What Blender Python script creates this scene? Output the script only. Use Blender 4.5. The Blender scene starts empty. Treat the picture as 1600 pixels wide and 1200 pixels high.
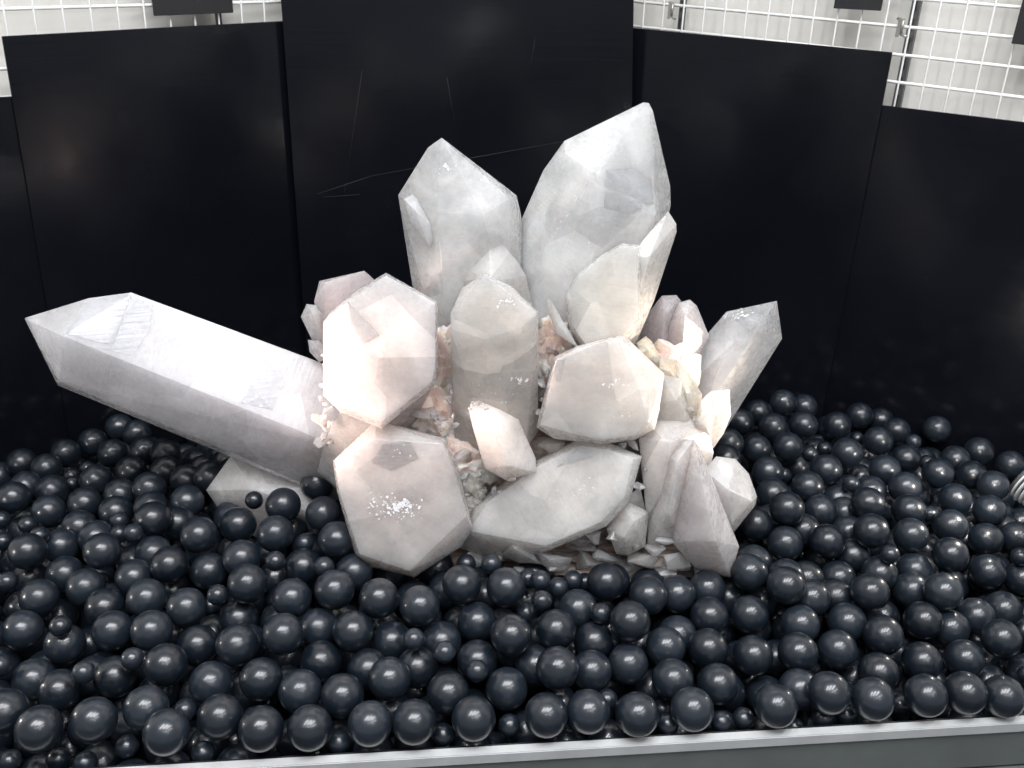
import bpy, bmesh, math, random
from mathutils import Vector, Matrix, noise
from mathutils.bvhtree import BVHTree
random.seed(7)
R_ = math.radians
scene = bpy.context.scene
col = scene.collection

# ------------------------------------------------------------------ camera
FPX = 1480.0
PITCH, ROLL, CAMH = R_(27), R_(2.5), 0.60
CAM = Vector((0, 0, CAMH))
FW = Vector((0, math.cos(PITCH), -math.sin(PITCH)))
_u = Vector((0, math.sin(PITCH), math.cos(PITCH)))
_r = Vector((1, 0, 0))
RT = _r*math.cos(ROLL) + _u*math.sin(ROLL)
UP = _u*math.cos(ROLL) - _r*math.sin(ROLL)
cd = bpy.data.cameras.new('camera')
cam = bpy.data.objects.new('camera', cd); col.objects.link(cam)
cd.sensor_width = 36; cd.lens = 36*FPX/1600; cd.clip_end = 50; cd.clip_start = .02
m = Matrix((RT, UP, -FW)).transposed().to_4x4(); m.translation = CAM
cam.matrix_world = m
scene.camera = cam

def ray(px, py):
    return RT*((px-800)/FPX) - UP*((py-600)/FPX) + FW
def at(px, py, Y):                       # the point of the place seen at a pixel, at distance Y (metres)
    d = ray(px, py); return CAM + d*(Y/d.y)
def atz(px, py, z):
    d = ray(px, py); return CAM + d*((z-CAMH)/d.z)

# ------------------------------------------------------------------ world, lamps, exposure
w = bpy.data.worlds.new('World'); scene.world = w; w.use_nodes = True
bg = w.node_tree.nodes['Background']
bg.inputs[0].default_value = (.93, .95, 1, 1); bg.inputs[1].default_value = .30
scene.view_settings.view_transform = 'Standard'; scene.view_settings.look = 'None'
scene.view_settings.exposure = .58; scene.view_settings.gamma = 1
scene.cycles.use_denoising = True; scene.cycles.use_adaptive_sampling = True; scene.cycles.adaptive_threshold = .03
scene.cycles.max_bounces = 18; scene.cycles.transmission_bounces = 8; scene.cycles.glossy_bounces = 4
scene.cycles.volume_bounces = 10; scene.cycles.transparent_max_bounces = 24; scene.cycles.diffuse_bounces = 3; scene.cycles.sample_clamp_indirect = 4; scene.cycles.blur_glossy = .5
scene.cycles.caustics_reflective = False; scene.cycles.caustics_refractive = False

def area(name, loc, aim, sx, sy, power, colr, roll=0):
    l = bpy.data.lights.new(name, 'AREA'); l.shape = 'RECTANGLE'; l.size = sx; l.size_y = sy
    l.energy = power; l.color = colr
    o = bpy.data.objects.new(name, l); col.objects.link(o)
    o.location = loc
    q = (Vector(aim)-Vector(loc)).to_track_quat('-Z', 'Y'); o.rotation_euler = q.to_euler()
    o.rotation_euler.rotate_axis('Z', roll)
    return o
# fluorescent tubes of the shop ceiling
for k in range(3):
    area('ceiling_tube', (-.68+.66*k, -.12+.05*k, 2.15), (-.68+.66*k, -.12+.05*k, 0), .15, 1.25, 20, (.97, .975, 1), R_(-38))
for (x, y, s, p) in ((1.05, -.75, .20, 5), (1.45, -.35, .22, 5), (.55, -1.15, .20, 4), (1.2, -1.5, .2, 4), (-.1, -1.3, .16, 3)):
    area('ceiling_lamp', (x, y, 2.15), (x, y, 0), s, s*1.4, p, (.95, .97, 1))
area('wall_fill', (.0, 1.9, 1.9), (0, 1.6, .4), 2.4, .5, 7, (.93, .97, 1))  # fill light added to brighten the wall behind the grid, not a fixture

def spot(name, loc, aim, power, ang, blend, colr, rad):
    l = bpy.data.lights.new(name, 'SPOT'); l.energy = power; l.spot_size = ang; l.spot_blend = blend
    l.color = colr; l.shadow_soft_size = rad
    o = bpy.data.objects.new(name, l); col.objects.link(o); o.location = loc
    o.rotation_euler = (Vector(aim)-Vector(loc)).to_track_quat('-Z', 'Y').to_euler()
    return o
LAMP_L = Vector((-.82, .66, .02)); AIM_L = at(578, 610, .85)
LAMP_R = at(1652, 782, .88);       AIM_R = at(1035, 590, .90)
HEAD_L = Vector((.62, .30, .12)).normalized(); HEAD_R = Vector((-.36, .56, .20)).normalized()
spot('left_spot_beam', LAMP_L+HEAD_L*.05, AIM_L, 44, R_(20), .95, (1, .76, .66), .012)
spot('right_spot_beam', LAMP_R+HEAD_R*.05, AIM_R, 11, R_(27), .9, (1, .82, .66), .012)
for nm, pp in (('left_bulb', LAMP_L+HEAD_L*.055), ('right_bulb', LAMP_R+HEAD_R*.055)):
    l = bpy.data.lights.new(nm, 'POINT'); l.energy = .55; l.color = (1, .93, .86); l.shadow_soft_size = .009
    o = bpy.data.objects.new(nm, l); col.objects.link(o); o.location = pp

# ------------------------------------------------------------------ helpers
def tag(o, label=None, cat=None, group=None, kind=None):
    for k, v in (('label', label), ('category', cat), ('group', group), ('kind', kind)):
        if v: o[k] = v
    return o
def link(name, me, mat=None, parent=None, loc=None):
    o = bpy.data.objects.new(name, me); col.objects.link(o)
    if mat and me is not None and not me.materials: me.materials.append(mat)
    if parent: o.parent = parent
    if loc is not None: o.location = loc
    return o
def bm_mesh(bm, name, smooth=False):
    me = bpy.data.meshes.new(name); bm.to_mesh(me); bm.free()
    if smooth:
        for p in me.polygons: p.use_smooth = True
    return me
def box(bm, c, dx, dy, dz):
    """box with centre c and half-axis vectors"""
    v = []
    for sx in (-1, 1):
        for sy in (-1, 1):
            for sz in (-1, 1):
                v.append(bm.verts.new(Vector(c)+Vector(dx)*sx+Vector(dy)*sy+Vector(dz)*sz))
    for f in ((0,1,3,2),(4,6,7,5),(0,4,5,1),(2,3,7,6),(0,2,6,4),(1,5,7,3)):
        bm.faces.new([v[i] for i in f])
def tube(bm, a, b, r, n=8):
    a, b = Vector(a), Vector(b); ax = (b-a).normalized()
    s = ax.orthogonal().normalized(); t = ax.cross(s)
    A, B = [], []
    for i in range(n):
        an = 2*math.pi*i/n; o = s*math.cos(an)*r + t*math.sin(an)*r
        A.append(bm.verts.new(a+o)); B.append(bm.verts.new(b+o))
    for i in range(n):
        j = (i+1) % n; f = bm.faces.new((A[i], A[j], B[j], B[i])); f.smooth = True
    bm.faces.new(A[::-1]); bm.faces.new(B)
def revolve(bm, base, ax, prof, n=40, smooth=True):
    base, ax = Vector(base), Vector(ax).normalized(); s = ax.orthogonal().normalized(); t = ax.cross(s)
    rings = []
    for (h, r) in prof:
        rings.append([bm.verts.new(base+ax*h+(s*math.cos(2*math.pi*i/n)+t*math.sin(2*math.pi*i/n))*r) for i in range(n)])
    for a, b in zip(rings, rings[1:]):
        for i in range(n):
            j = (i+1) % n; f = bm.faces.new((a[i], a[j], b[j], b[i])); f.smooth = smooth
    bm.faces.new(rings[0][::-1]); bm.faces.new(rings[-1])

class NT:
    def __init__(s, name):
        s.m = bpy.data.materials.new(name); s.m.use_nodes = True; s.t = s.m.node_tree; s.n = s.t.nodes
        s.p = s.n['Principled BSDF']; s.out = s.n['Material Output']
    def add(s, typ, **kw):
        n = s.n.new(typ)
        for k, v in kw.items():
            if k.startswith('i_'):
                key = k[2:]; n.inputs[int(key) if key.isdigit() else key.replace('_', ' ')].default_value = v
            else: setattr(n, k, v)
        return n
    def l(s, a, b): s.t.links.new(a, b)
    def ramp(s, fac, stops):
        r = s.add('ShaderNodeValToRGB'); e = r.color_ramp.elements
        while len(e) < len(stops): e.new(.5)
        for el, (p, c) in zip(e, stops):
            el.position = p; el.color = c if len(c) == 4 else (*c, 1)
        s.l(fac, r.inputs[0]); return r.outputs[0]
    def math(s, op, a, b=None, clamp=False):
        n = s.add('ShaderNodeMath', operation=op, use_clamp=clamp)
        for i, v in enumerate((a, b)):
            if v is None: continue
            if isinstance(v, (int, float)): n.inputs[i].default_value = v
            else: s.l(v, n.inputs[i])
        return n.outputs[0]
    def noise(s, vec, scale, detail=4, rough=.55, dist=0):
        n = s.add('ShaderNodeTexNoise'); n.inputs['Scale'].default_value = scale
        n.inputs['Detail'].default_value = detail; n.inputs['Roughness'].default_value = rough
        n.inputs['Distortion'].default_value = dist
        if vec is not None: s.l(vec, n.inputs['Vector'])
        return n.outputs[0]
    def mapping(s, vec, scale=(1,1,1), loc=None):
        n = s.add('ShaderNodeMapping'); n.inputs['Scale'].default_value = scale; s.l(vec, n.inputs['Vector'])
        if loc is not None: s.l(loc, n.inputs['Location'])
        return n.outputs[0]
    def bump(s, h, dist, strength=1, prev=None):
        n = s.add('ShaderNodeBump'); n.inputs['Distance'].default_value = dist; n.inputs['Strength'].default_value = strength
        s.l(h, n.inputs['Height'])
        if prev is not None: s.l(prev, n.inputs['Normal'])
        return n.outputs[0]

# ------------------------------------------------------------------ materials
def quartz_mat():
    q = NT('milky quartz'); p = q.p
    tc = q.add('ShaderNodeTexCoord'); oi = q.add('ShaderNodeObjectInfo')
    rnd = q.math('MULTIPLY', oi.outputs['Random'], 40)
    cx = q.add('ShaderNodeCombineXYZ'); q.l(rnd, cx.inputs[0]); q.l(rnd, cx.inputs[1])
    P = q.mapping(tc.outputs['Object'], (1,1,1), cx.outputs[0])
    # clouds of milkiness
    cloud = q.noise(P, 17, 5, .6, .4)
    fine = q.noise(P, 75, 5, .65, .3)
    cellc = q.add('ShaderNodeTexVoronoi', feature='F1'); cellc.inputs['Scale'].default_value = 21; q.l(P, cellc.inputs['Vector'])
    cc = q.add('ShaderNodeSeparateColor'); q.l(cellc.outputs['Color'], cc.inputs[0])
    veil = q.noise(q.mapping(P, (20, 20, 7)), 1.0, 3, .5, 1.0)
    gz = q.add('ShaderNodeSeparateXYZ'); q.l(tc.outputs['Generated'], gz.inputs[0])
    tipz = q.ramp(gz.outputs[2], [(.45, (0,0,0)), (.95, (1,1,1))])
    # clearness: object alpha * (tip) * cloud mask
    cm = q.ramp(cloud, [(.40, (0,0,0)), (.64, (1,1,1))])
    t1 = q.math('ADD', q.math('MULTIPLY', tipz, .75), .25)
    clear = q.math('MULTIPLY', q.math('MULTIPLY', t1, cm), oi.outputs['Alpha'], True)
    clear = q.math('ADD', clear, q.math('MULTIPLY', oi.outputs['Alpha'], .18), True)
    # colour
    mixc = q.add('ShaderNodeMix', data_type='RGBA', blend_type='MULTIPLY'); mixc.inputs[0].default_value = 1
    q.l(oi.outputs['Color'], mixc.inputs[6])
    q.l(q.ramp(q.math('ADD', q.math('ADD', q.math('MULTIPLY', fine, .12), q.math('MULTIPLY', veil, .73)), q.math('MULTIPLY', cc.outputs[1], .15)), [(.30, (.91,.91,.91)), (.50, (.96,.945,.935)), (.68, (1,.97,.955))]), mixc.inputs[7])
    q.l(mixc.outputs[2], p.inputs['Base Color'])
    p.inputs['Subsurface Weight'].default_value = 1
    p.inputs['Subsurface Radius'].default_value = (1, .92, .86)
    p.inputs['Subsurface Scale'].default_value = .045
    p.inputs['IOR'].default_value = 1.5
    rough = q.ramp(q.noise(P, 120, 4, .6), [(.35, (.16,)*3), (.65, (.42,)*3)])
    q.l(rough, p.inputs['Roughness'])
    # glassy part
    g = q.add('ShaderNodeBsdfPrincipled'); g.inputs['Base Color'].default_value = (.93, .93, .94, 1)
    g.inputs['Transmission Weight'].default_value = 1; g.inputs['Roughness'].default_value = .12; g.inputs['IOR'].default_value = 1.33
    # relief: striations across the prism, tiny pits, wavy growth
    st = q.noise(q.mapping(P, (14, 14, 330)), 1.0, 3, .6)
    pits = q.add('ShaderNodeTexVoronoi', feature='F1'); pits.inputs['Scale'].default_value = 95; q.l(P, pits.inputs['Vector'])
    pm = q.ramp(pits.outputs['Distance'], [(.05, (0,0,0)), (.22, (1,1,1))])
    big = q.noise(P, 22, 3, .5)
    b1 = q.bump(st, .0010, .5)
    b2 = q.bump(big, .003, .25, b1)
    b3 = q.bump(q.noise(P, 200, 3, .7), .0003, .2, b2)
    b4 = q.bump(pm, .0004, .25, b3)
    q.l(b4, p.inputs['Normal'])
    # cloudy skin mixed with see-through quartz; the body inside is a real scattering volume
    p.inputs['Specular IOR Level'].default_value = .0
    tr = q.add('ShaderNodeBsdfTransparent'); tr.inputs[0].default_value = (.97, .97, .98, 1)
    gl = q.add('ShaderNodeBsdfGlossy'); gl.inputs['Color'].default_value = (1, 1, 1, 1); q.l(rough, gl.inputs['Roughness']); q.l(b4, gl.inputs['Normal'])
    lw = q.add('ShaderNodeFresnel'); lw.inputs['IOR'].default_value = 1.54; q.l(b4, lw.inputs['Normal'])
    wa = q.add('ShaderNodeAttribute', attribute_type='OBJECT', attribute_name='window')
    wr = q.add('ShaderNodeAttribute', attribute_type='OBJECT', attribute_name='window_size')
    vd = q.add('ShaderNodeVectorMath', operation='DISTANCE'); q.l(tc.outputs['Object'], vd.inputs[0]); q.l(wa.outputs['Vector'], vd.inputs[1])
    wn = q.math('ADD', q.math('DIVIDE', vd.outputs['Value'], q.math('ADD', wr.outputs['Fac'], .00001)), q.math('MULTIPLY', q.math('SUBTRACT', q.noise(P, 60, 4, .6, .5), .5), 2.2))
    win = q.ramp(wn, [(.45, (1,1,1)), (.95, (0,0,0))])
    skin = q.math('MULTIPLY', q.math('SUBTRACT', 1, q.math('MULTIPLY', clear, .75), True), q.ramp(q.noise(P, 16, 3, .5, .4), [(.34, (.32,)*3), (.66, (.58,)*3)]))
    skin = q.math('MULTIPLY', skin, q.math('SUBTRACT', 1, q.math('MULTIPLY', win, .88)))
    # glassy terminations on the clearest crystals, and healed planes crossing the body: straight-edged cells of slightly other clarity
    tg = q.math('MULTIPLY', q.math('MULTIPLY', q.math('SUBTRACT', oi.outputs['Alpha'], .72, True), 3.6, True), tipz, True)
    skin = q.math('MULTIPLY', skin, q.math('SUBTRACT', 1, q.math('MULTIPLY', tg, .85)))
    cell = q.add('ShaderNodeTexVoronoi', feature='F1'); cell.inputs['Scale'].default_value = 17; q.l(P, cell.inputs['Vector'])
    cs = q.add('ShaderNodeSeparateColor'); q.l(cell.outputs['Color'], cs.inputs[0])
    skin = q.math('MULTIPLY', skin, q.math('ADD', .80, q.math('MULTIPLY', cs.outputs[0], .44)), True)
    mx = q.add('ShaderNodeMixShader'); q.l(skin, mx.inputs[0]); q.l(tr.outputs[0], mx.inputs[1]); q.l(p.outputs[0], mx.inputs[2])
    m2 = q.add('ShaderNodeMixShader'); q.l(lw.outputs[0], m2.inputs[0]); q.l(mx.outputs[0], m2.inputs[1]); q.l(gl.outputs[0], m2.inputs[2])
    q.l(m2.outputs[0], q.out.inputs['Surface'])
    q.n.remove(g)
    vs = q.add('ShaderNodeVolumeScatter'); q.l(oi.outputs['Color'], vs.inputs['Color'])
    hs = q.add('ShaderNodeMix', data_type='RGBA'); hs.inputs[0].default_value = .972; hs.inputs[7].default_value = (1, 1, 1, 1)
    q.l(oi.outputs['Color'], hs.inputs[6]); q.l(hs.outputs[2], vs.inputs['Color'])
    q.l(q.math('SUBTRACT', 70, q.math('MULTIPLY', oi.outputs['Alpha'], 60)), vs.inputs['Density']); vs.inputs['Anisotropy'].default_value = .0
    q.l(vs.outputs[0], q.out.inputs['Volume'])
    q.m.cycles.homogeneous_volume = True
    return q.m
QZ = quartz_mat()

def flake_mat():
    q = NT('fracture veil'); p = q.p
    p.inputs['Base Color'].default_value = (.93, .93, .95, 1); p.inputs['Roughness'].default_value = .18
    p.inputs['Metallic'].default_value = .35
    return q.m
FLAKE = flake_mat()

def rock_mat(cols, nm):
    q = NT(nm); p = q.p
    tc = q.add('ShaderNodeTexCoord'); P = tc.outputs['Object']
    n1 = q.noise(P, 14, 5, .6, .5)
    c = q.ramp(n1, cols)
    q.l(c, p.inputs['Base Color'])
    p.inputs['Subsurface Weight'].default_value = .8; p.inputs['Subsurface Radius'].default_value = (1, .6, .4)
    p.inputs['Subsurface Scale'].default_value = .015; p.inputs['Roughness'].default_value = .38
    b = q.bump(q.noise(P, 60, 5, .7), .005, .7); b = q.bump(q.noise(P, 300, 3, .7), .001, .6, b)
    q.l(b, p.inputs['Normal'])
    return q.m
ROCK = rock_mat([(.30, (.60,.41,.34)), (.44, (.74,.59,.52)), (.58, (.84,.77,.72)), (.75, (.68,.62,.58))], 'stained matrix quartz')
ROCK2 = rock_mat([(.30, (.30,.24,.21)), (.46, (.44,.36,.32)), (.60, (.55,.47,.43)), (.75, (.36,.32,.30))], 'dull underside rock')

def ball_mat():
    q = NT('black plastic'); p = q.p
    tc = q.add('ShaderNodeTexCoord'); oi = q.add('ShaderNodeObjectInfo')
    P = tc.outputs['Object']
    base = q.ramp(oi.outputs['Random'], [(0, (.004,.007,.0115)), (.5, (.0075,.0115,.0175)), (1, (.0125,.0175,.025))])
    q.l(base, p.inputs['Base Color'])
    n = q.noise(P, 45, 4, .65)
    q.l(q.ramp(n, [(.3, (.30,)*3), (.7, (.42,)*3)]), p.inputs['Roughness'])
    p.inputs['IOR'].default_value = 1.45; p.inputs['Coat Weight'].default_value = .55; p.inputs['Coat Roughness'].default_value = .105; p.inputs['Coat IOR'].default_value = 1.45; p.inputs['Specular IOR Level'].default_value = .5
    # moulding seam round the equator
    s = q.add('ShaderNodeSeparateXYZ'); q.l(P, s.inputs[0])
    seam = q.ramp(q.math('ABSOLUTE', s.outputs[2]), [(0, (1,1,1)), (.0005, (0,0,0))])
    b = q.bump(q.noise(P, 160, 3, .6), .0004, .25)
    b = q.bump(seam, .0006, .4, b)
    sc = q.ramp(q.noise(q.mapping(P, (400, 40, 40)), 1, 2, .5), [(.70, (0,0,0)), (.76, (1,1,1))])
    b = q.bump(sc, -.0002, .2, b)
    q.l(b, p.inputs['Normal'])
    return q.m
BALL = ball_mat()

def panel_mat(tint=(.003, .0035, .0055)):
    q = NT('black gloss board'); p = q.p
    tc = q.add('ShaderNodeTexCoord'); P = tc.outputs['Object']
    q.l(q.ramp(q.noise(P, 3, 3), [(.3, (*tint,)), (.7, tuple(c*1.6 for c in tint))]), p.inputs['Base Color'])
    # long hairline scratches and smears
    sc = q.noise(q.mapping(P, (3, 3, 55)), 1, 3, .6, .8)
    q.l(q.ramp(q.noise(P, 7, 4, .6), [(.35, (.13,)*3), (.7, (.30,)*3)]), p.inputs['Roughness'])
    p.inputs['IOR'].default_value = 1.36
    b = q.bump(sc, .0006, .25); b = q.bump(q.noise(P, 5, 2), .01, .12, b)
    q.l(b, p.inputs['Normal'])
    return q.m
PANEL = panel_mat()

def simple(name, c, rough=.5, metal=0, nscale=40, amt=.12, bumpd=.0005, spec=None):
    q = NT(name); p = q.p; tc = q.add('ShaderNodeTexCoord')
    n = q.noise(tc.outputs['Object'], nscale, 5, .6)
    q.l(q.ramp(n, [(.25, tuple(x*(1-amt) for x in c)), (.75, tuple(min(1, x*(1+amt)) for x in c))]), p.inputs['Base Color'])
    p.inputs['Roughness'].default_value = rough; p.inputs['Metallic'].default_value = metal
    q.l(q.bump(n, bumpd, .4), p.inputs['Normal'])
    return q.m
WHITE_WALL = simple('white painted wall', (.80, .785, .735), .7, nscale=6, amt=.06)
WIRE = simple('white coated wire', (.86, .86, .84), .35)
STEEL = simple('grey steel post', (.12, .12, .12), .5, .4)
HOOK = simple('zinc hook', (.38, .37, .34), .4, .7)
BOARD = simple('black foam board', (.012, .012, .014), .6)
ALU = simple('bright aluminium edge', (.46, .47, .47), .4, .15, nscale=30)
RAILF = simple('grey aluminium face', (.13, .145, .14), .5, .2, nscale=20)
GROOVE_DARK = simple('dark groove and slot tone', (.02, .02, .022), .6)  # near-black painted in for the shade inside rail grooves and post slots
LAMPW = simple('white lamp housing', (.85, .85, .85), .3)
INNER = simple('black tray', (.008, .009, .012), .35)
LENS = NT('lamp lens'); LENS.p.inputs['Emission Color'].default_value = (1, .86, .72, 1); LENS.p.inputs['Emission Strength'].default_value = 6; LENS = LENS.m

# ------------------------------------------------------------------ tray, boards and the wall behind
def wallL(x): return 1.17+.8*(x+.66)
def wallR(x): return 1.34-.6*(x-.5)
def hit(px, py, f):
    d = ray(px, py); lo, hi = .3, 5
    for _ in range(60):
        mid = (lo+hi)/2; q = CAM+d*mid
        if q.y < f(q.x): lo = mid
        else: hi = mid
    return CAM+d*lo
RA, RB = atz(200, 1197, -.083), atz(1600, 1117, -.083)
RD = (RB-RA); RD.z = 0; RD.normalize()
def rail_y(x): return RA.y+(x-RA.x)*RD.y/RD.x
RAILN = Vector((RD.y, -RD.x, 0)).normalized()      # towards the viewer

bm = bmesh.new()
pts = [(-1.3, .45), (1.3, .45), (1.3, 1.0), (.9, 1.35), (.3, 1.75), (-.4, 1.75), (-1.3, 1.2)]
bm.faces.new([bm.verts.new((x, y, -.185)) for x, y in pts])
tag(link('tray_floor', bm_mesh(bm, 'tray_floor'), INNER), kind='structure')

bm = bmesh.new(); bm.faces.new([bm.verts.new(v) for v in ((-6, -8, -1.05), (6, -8, -1.05), (6, 3, -1.05), (-6, 3, -1.05))])
tag(link('floor', bm_mesh(bm, 'floor'), simple('shop floor', (.07, .07, .075), .5)), kind='structure')

def board(p, th=.004, name='backing_board', mat=None, label=None, cat='panel', group='black backing boards'):
    """a board from four corners (front face), thickness away from the viewer"""
    p = [Vector(a) for a in p]; n = (p[1]-p[0]).cross(p[3]-p[0]).normalized()
    if n.dot(CAM-p[0]) > 0: n = -n
    org = p[3].copy()
    bm = bmesh.new()
    a = [bm.verts.new(v-org) for v in p]; b = [bm.verts.new(v+n*th-org) for v in p]
    bm.faces.new(a); bm.faces.new(b[::-1])
    for i in range(4): bm.faces.new((a[i], b[i], b[(i+1) % 4], a[(i+1) % 4]))
    bmesh.ops.recalc_face_normals(bm, faces=bm.faces)
    bmesh.ops.bevel(bm, geom=bm.edges[:], offset=.0006, segments=1, affect='EDGES')
    o = link(name, bm_mesh(bm, name), mat or PANEL, loc=org)
    return tag(o, label, cat, group)
def down(v, z=-.18):
    # follow the board's lean down to the tray
    q = Vector(v); return q
def panel_from(px0, px1, pyt0, pyt1, f, shift, label, x0b, x1b, top=None):
    """top corners given in pixels on wall line f (shifted towards the viewer); bottom corners from pixels at the heap"""
    g = lambda x: f(x)-shift
    t0, t1 = hit(px0, pyt0, g), hit(px1, pyt1, g)
    b0, b1 = hit(*x0b, g), hit(*x1b, g)
    def ext(t, b):
        d = (b-t)/(b.z-t.z); return t+d*(-.18-t.z)
    q = [t0, t1, ext(t1, b1), ext(t0, b0)]
    return board(q, label=label)
panel_from(3, 480, 57, 31, wallL, .006, 'wide black gloss board left of the tallest centre board', (52, 350), (522, 350))
far_l = panel_from(-420, 40, 172, 150, wallL, .0, 'lower black board at the far left edge of the display', (-360, 350), (78, 350))
panel_from(940, 1394, 39, 82, wallR, .006, 'black board right of the centre board with its top edge sloping down', (930, 370), (1338, 372))
panel_from(1340, 2050, 160, 245, wallR, .0, 'lowest black board at the far right below the white grid', (1296, 372), (1960, 372))
ca, cb = hit(450, 300, wallL), hit(988, 300, wallR)
cline = lambda x: ca.y+(x-ca.x)*(cb.y-ca.y)/(cb.x-ca.x)
centre = panel_from(426, 993, -180, -180, cline, .014, 'tallest black board in the middle rising out of the picture', (470, 430), (984, 430))

SCR = simple('scratch', (.028, .028, .032), .6)
def scratch(p0, p1, rr=.0004):
    g = lambda x: cline(x)-.0144
    a, b = hit(*p0, g), hit(*p1, g); bm = bmesh.new(); tube(bm, Vector(), b-a, rr, 5)
    link('scratch', bm_mesh(bm, 'scratch'), SCR, centre).location = a-centre.location
scratch((496, 303), (580, 275)); scratch((580, 275), (880, 221)); scratch((505, 308), (562, 304), .0003)
scratch((566, 110), (538, 300), .00025); scratch((698, 120), (710, 190), .0003); scratch((826, 120), (836, 60), .0002)
# white wall behind the grid
def back_wall():
    L0, L1 = Vector((-1.9, 0, 0)), Vector((.0, 0, 0))
    bm = bmesh.new()
    f1 = lambda x: wallL(x)+.085; f2 = lambda x: wallR(x)+.085
    # corner where both meet
    xc = (1.34+.3-1.17-.528)/(1.4)
    P0, P1, P2 = (-1.7, f1(-1.7)), (xc, f1(xc)), (1.9, f2(1.9))
    for a, b in ((P0, P1), (P1, P2)):
        v = [bm.verts.new((a[0], a[1], -.2)), bm.verts.new((b[0], b[1], -.2)), bm.verts.new((b[0], b[1], 1.4)), bm.verts.new((a[0], a[1], 1.4))]
        bm.faces.new(v)
    bmesh.ops.remove_doubles(bm, verts=bm.verts[:], dist=1e-5)
    return bm_mesh(bm, 'wall')
tag(link('wall', back_wall(), WHITE_WALL), kind='structure')

def grid(name, f, off, x0, x1, zs, px_dir, label, step):
    """wire grid panel standing parallel to wall line f: vertical wires as children, horizontals in front of them"""
    g = lambda x: f(x)+off
    base = Vector((x0, g(x0), 0)); e = bpy.data.objects.new(name, None); col.objects.link(e); e.location = base
    tag(e, label, 'wire grid', 'white wire grids')
    sl = (g(x1)-g(x0))/(x1-x0); d = Vector((1, sl, 0)).normalized(); L = (Vector((x1, g(x1), 0))-base).length
    nrm = Vector((d.y, -d.x, 0)); nrm = nrm if nrm.y < 0 else -nrm
    lean = px_dir
    n = int(L/step)
    bmv = bmesh.new(); tube(bmv, (0, 0, zs[0]), lean*1.0+Vector((0, 0, zs[-1])), .0013, 6); mv = bm_mesh(bmv, 'vertical_wire'); mv.materials.append(WIRE)
    for i in range(n+1):
        o = link('vertical_wire', mv, None, e); o.location = d*(i*step)
    bmh = bmesh.new(); tube(bmh, (0, 0, 0), d*L, .0022, 8); mh = bm_mesh(bmh, 'horizontal_wire'); mh.materials.append(WIRE)
    return e, d, nrm, mh
# right grid: horizontal wires seen at three heights
gR = lambda x: wallR(x)+.03
def zof(px, py, f): return hit(px, py, f)
hR = [(1400, 39.5), (1400, 84.5), (1400, 127)]
eR, dR, nR, mhR = grid('wire_grid', wallR, .03, .02, 1.25, (-.1, 1.0), Vector((-.02, 0, 0)), 'white wire grid behind the black boards on the right', .0325)
zr = [zof(x, y, gR) for x, y in hR]
dz = (zr[0].z-zr[2].z)/2
slope_r = 0.0
for k in range(-4, 6):
    o = link('horizontal_wire', mhR, None, eR); p0 = zr[1].z + dz*k
    o.location = nR*.0035+Vector((0, 0, p0))
gL = lambda x: wallL(x)+.03
eL, dL, nL, mhL = grid('wire_grid', wallL, .03, -1.35, .06, (-.1, 1.0), Vector((.02, 0, 0)), 'white wire grid behind the black boards on the left', .0335)
zl = [zof(120, 10.5, gL), zof(2, 107, gL)]
dzl = (zl[0].z-zl[1].z)/2
for k in range(-3, 5):
    if k == -1: continue
    o = link('horizontal_wire', mhL, None, eL); o.location = nL*.0035+Vector((0, 0, zl[0].z+dzl*k))

def post(px, py, f, wdt, label, hook_at=None):
    g = lambda x: f(x)+.055
    a, b = hit(px, py, g), hit(px-(px-720)/3550*200, py+200, g)
    d = (a-b).normalized(); top = a+d*.4; bot = a-d*.5
    e = bpy.data.objects.new('shelf_post', None); col.objects.link(e); e.location = bot
    tag(e, label, 'post', 'slotted posts on the wall')
    sl = Vector((1, (f(1)-f(0)), 0)).normalized(); n = sl.cross(d).normalized()
    bm = bmesh.new(); mid = (top+bot)/2-bot
    box(bm, mid, sl*wdt/2, n*.006, (top-bot)/2); link('upright', bm_mesh(bm, 'upright'), STEEL, e)
    if n.dot(CAM-a) < 0: n = -n
    bm = bmesh.new()
    L = (top-bot).length
    for i in range(int(L/.025)):
        box(bm, d*(i*.025+.01)+n*.0062, sl*wdt*.17, n*.0008, d*.008)
    o = link('slot', bm_mesh(bm, 'slot'), GROOVE_DARK, e); o['kind'] = 'stuff'
    return e, a, d, sl, n
post(1066, 20, wallR, .0065, 'thin dark slotted post close to the tall centre board')
post(1430, 20, wallR, .0115, 'wider dark slotted post behind the right grid')
post(341, 25, wallL, .005, 'dark slotted post below the hanging card on the left')

def hook(px, py, f, label):
    g = lambda x: f(x)+.018
    a = hit(px, py, g)
    bm = bmesh.new()
    tube(bm, (0, 0, .012), (0, 0, -.006), .002); tube(bm, (0, 0, -.006), (.004, -.012, -.008), .002)
    tube(bm, (0, 0, .012), (-.003, .014, .012), .002); box(bm, (-.004, .002, .002), (.002, 0, 0), (0, .001, 0), (0, 0, .012))
    tag(link('grid_hook', bm_mesh(bm, 'grid_hook'), HOOK, loc=a), label, 'hook', 'hooks on the right grid')
hook(1050, 19, wallR, 'small metal hook on the grid next to the centre board')
hook(1409, 46, wallR, 'small metal hook on the grid beside the wide slotted post')

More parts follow.
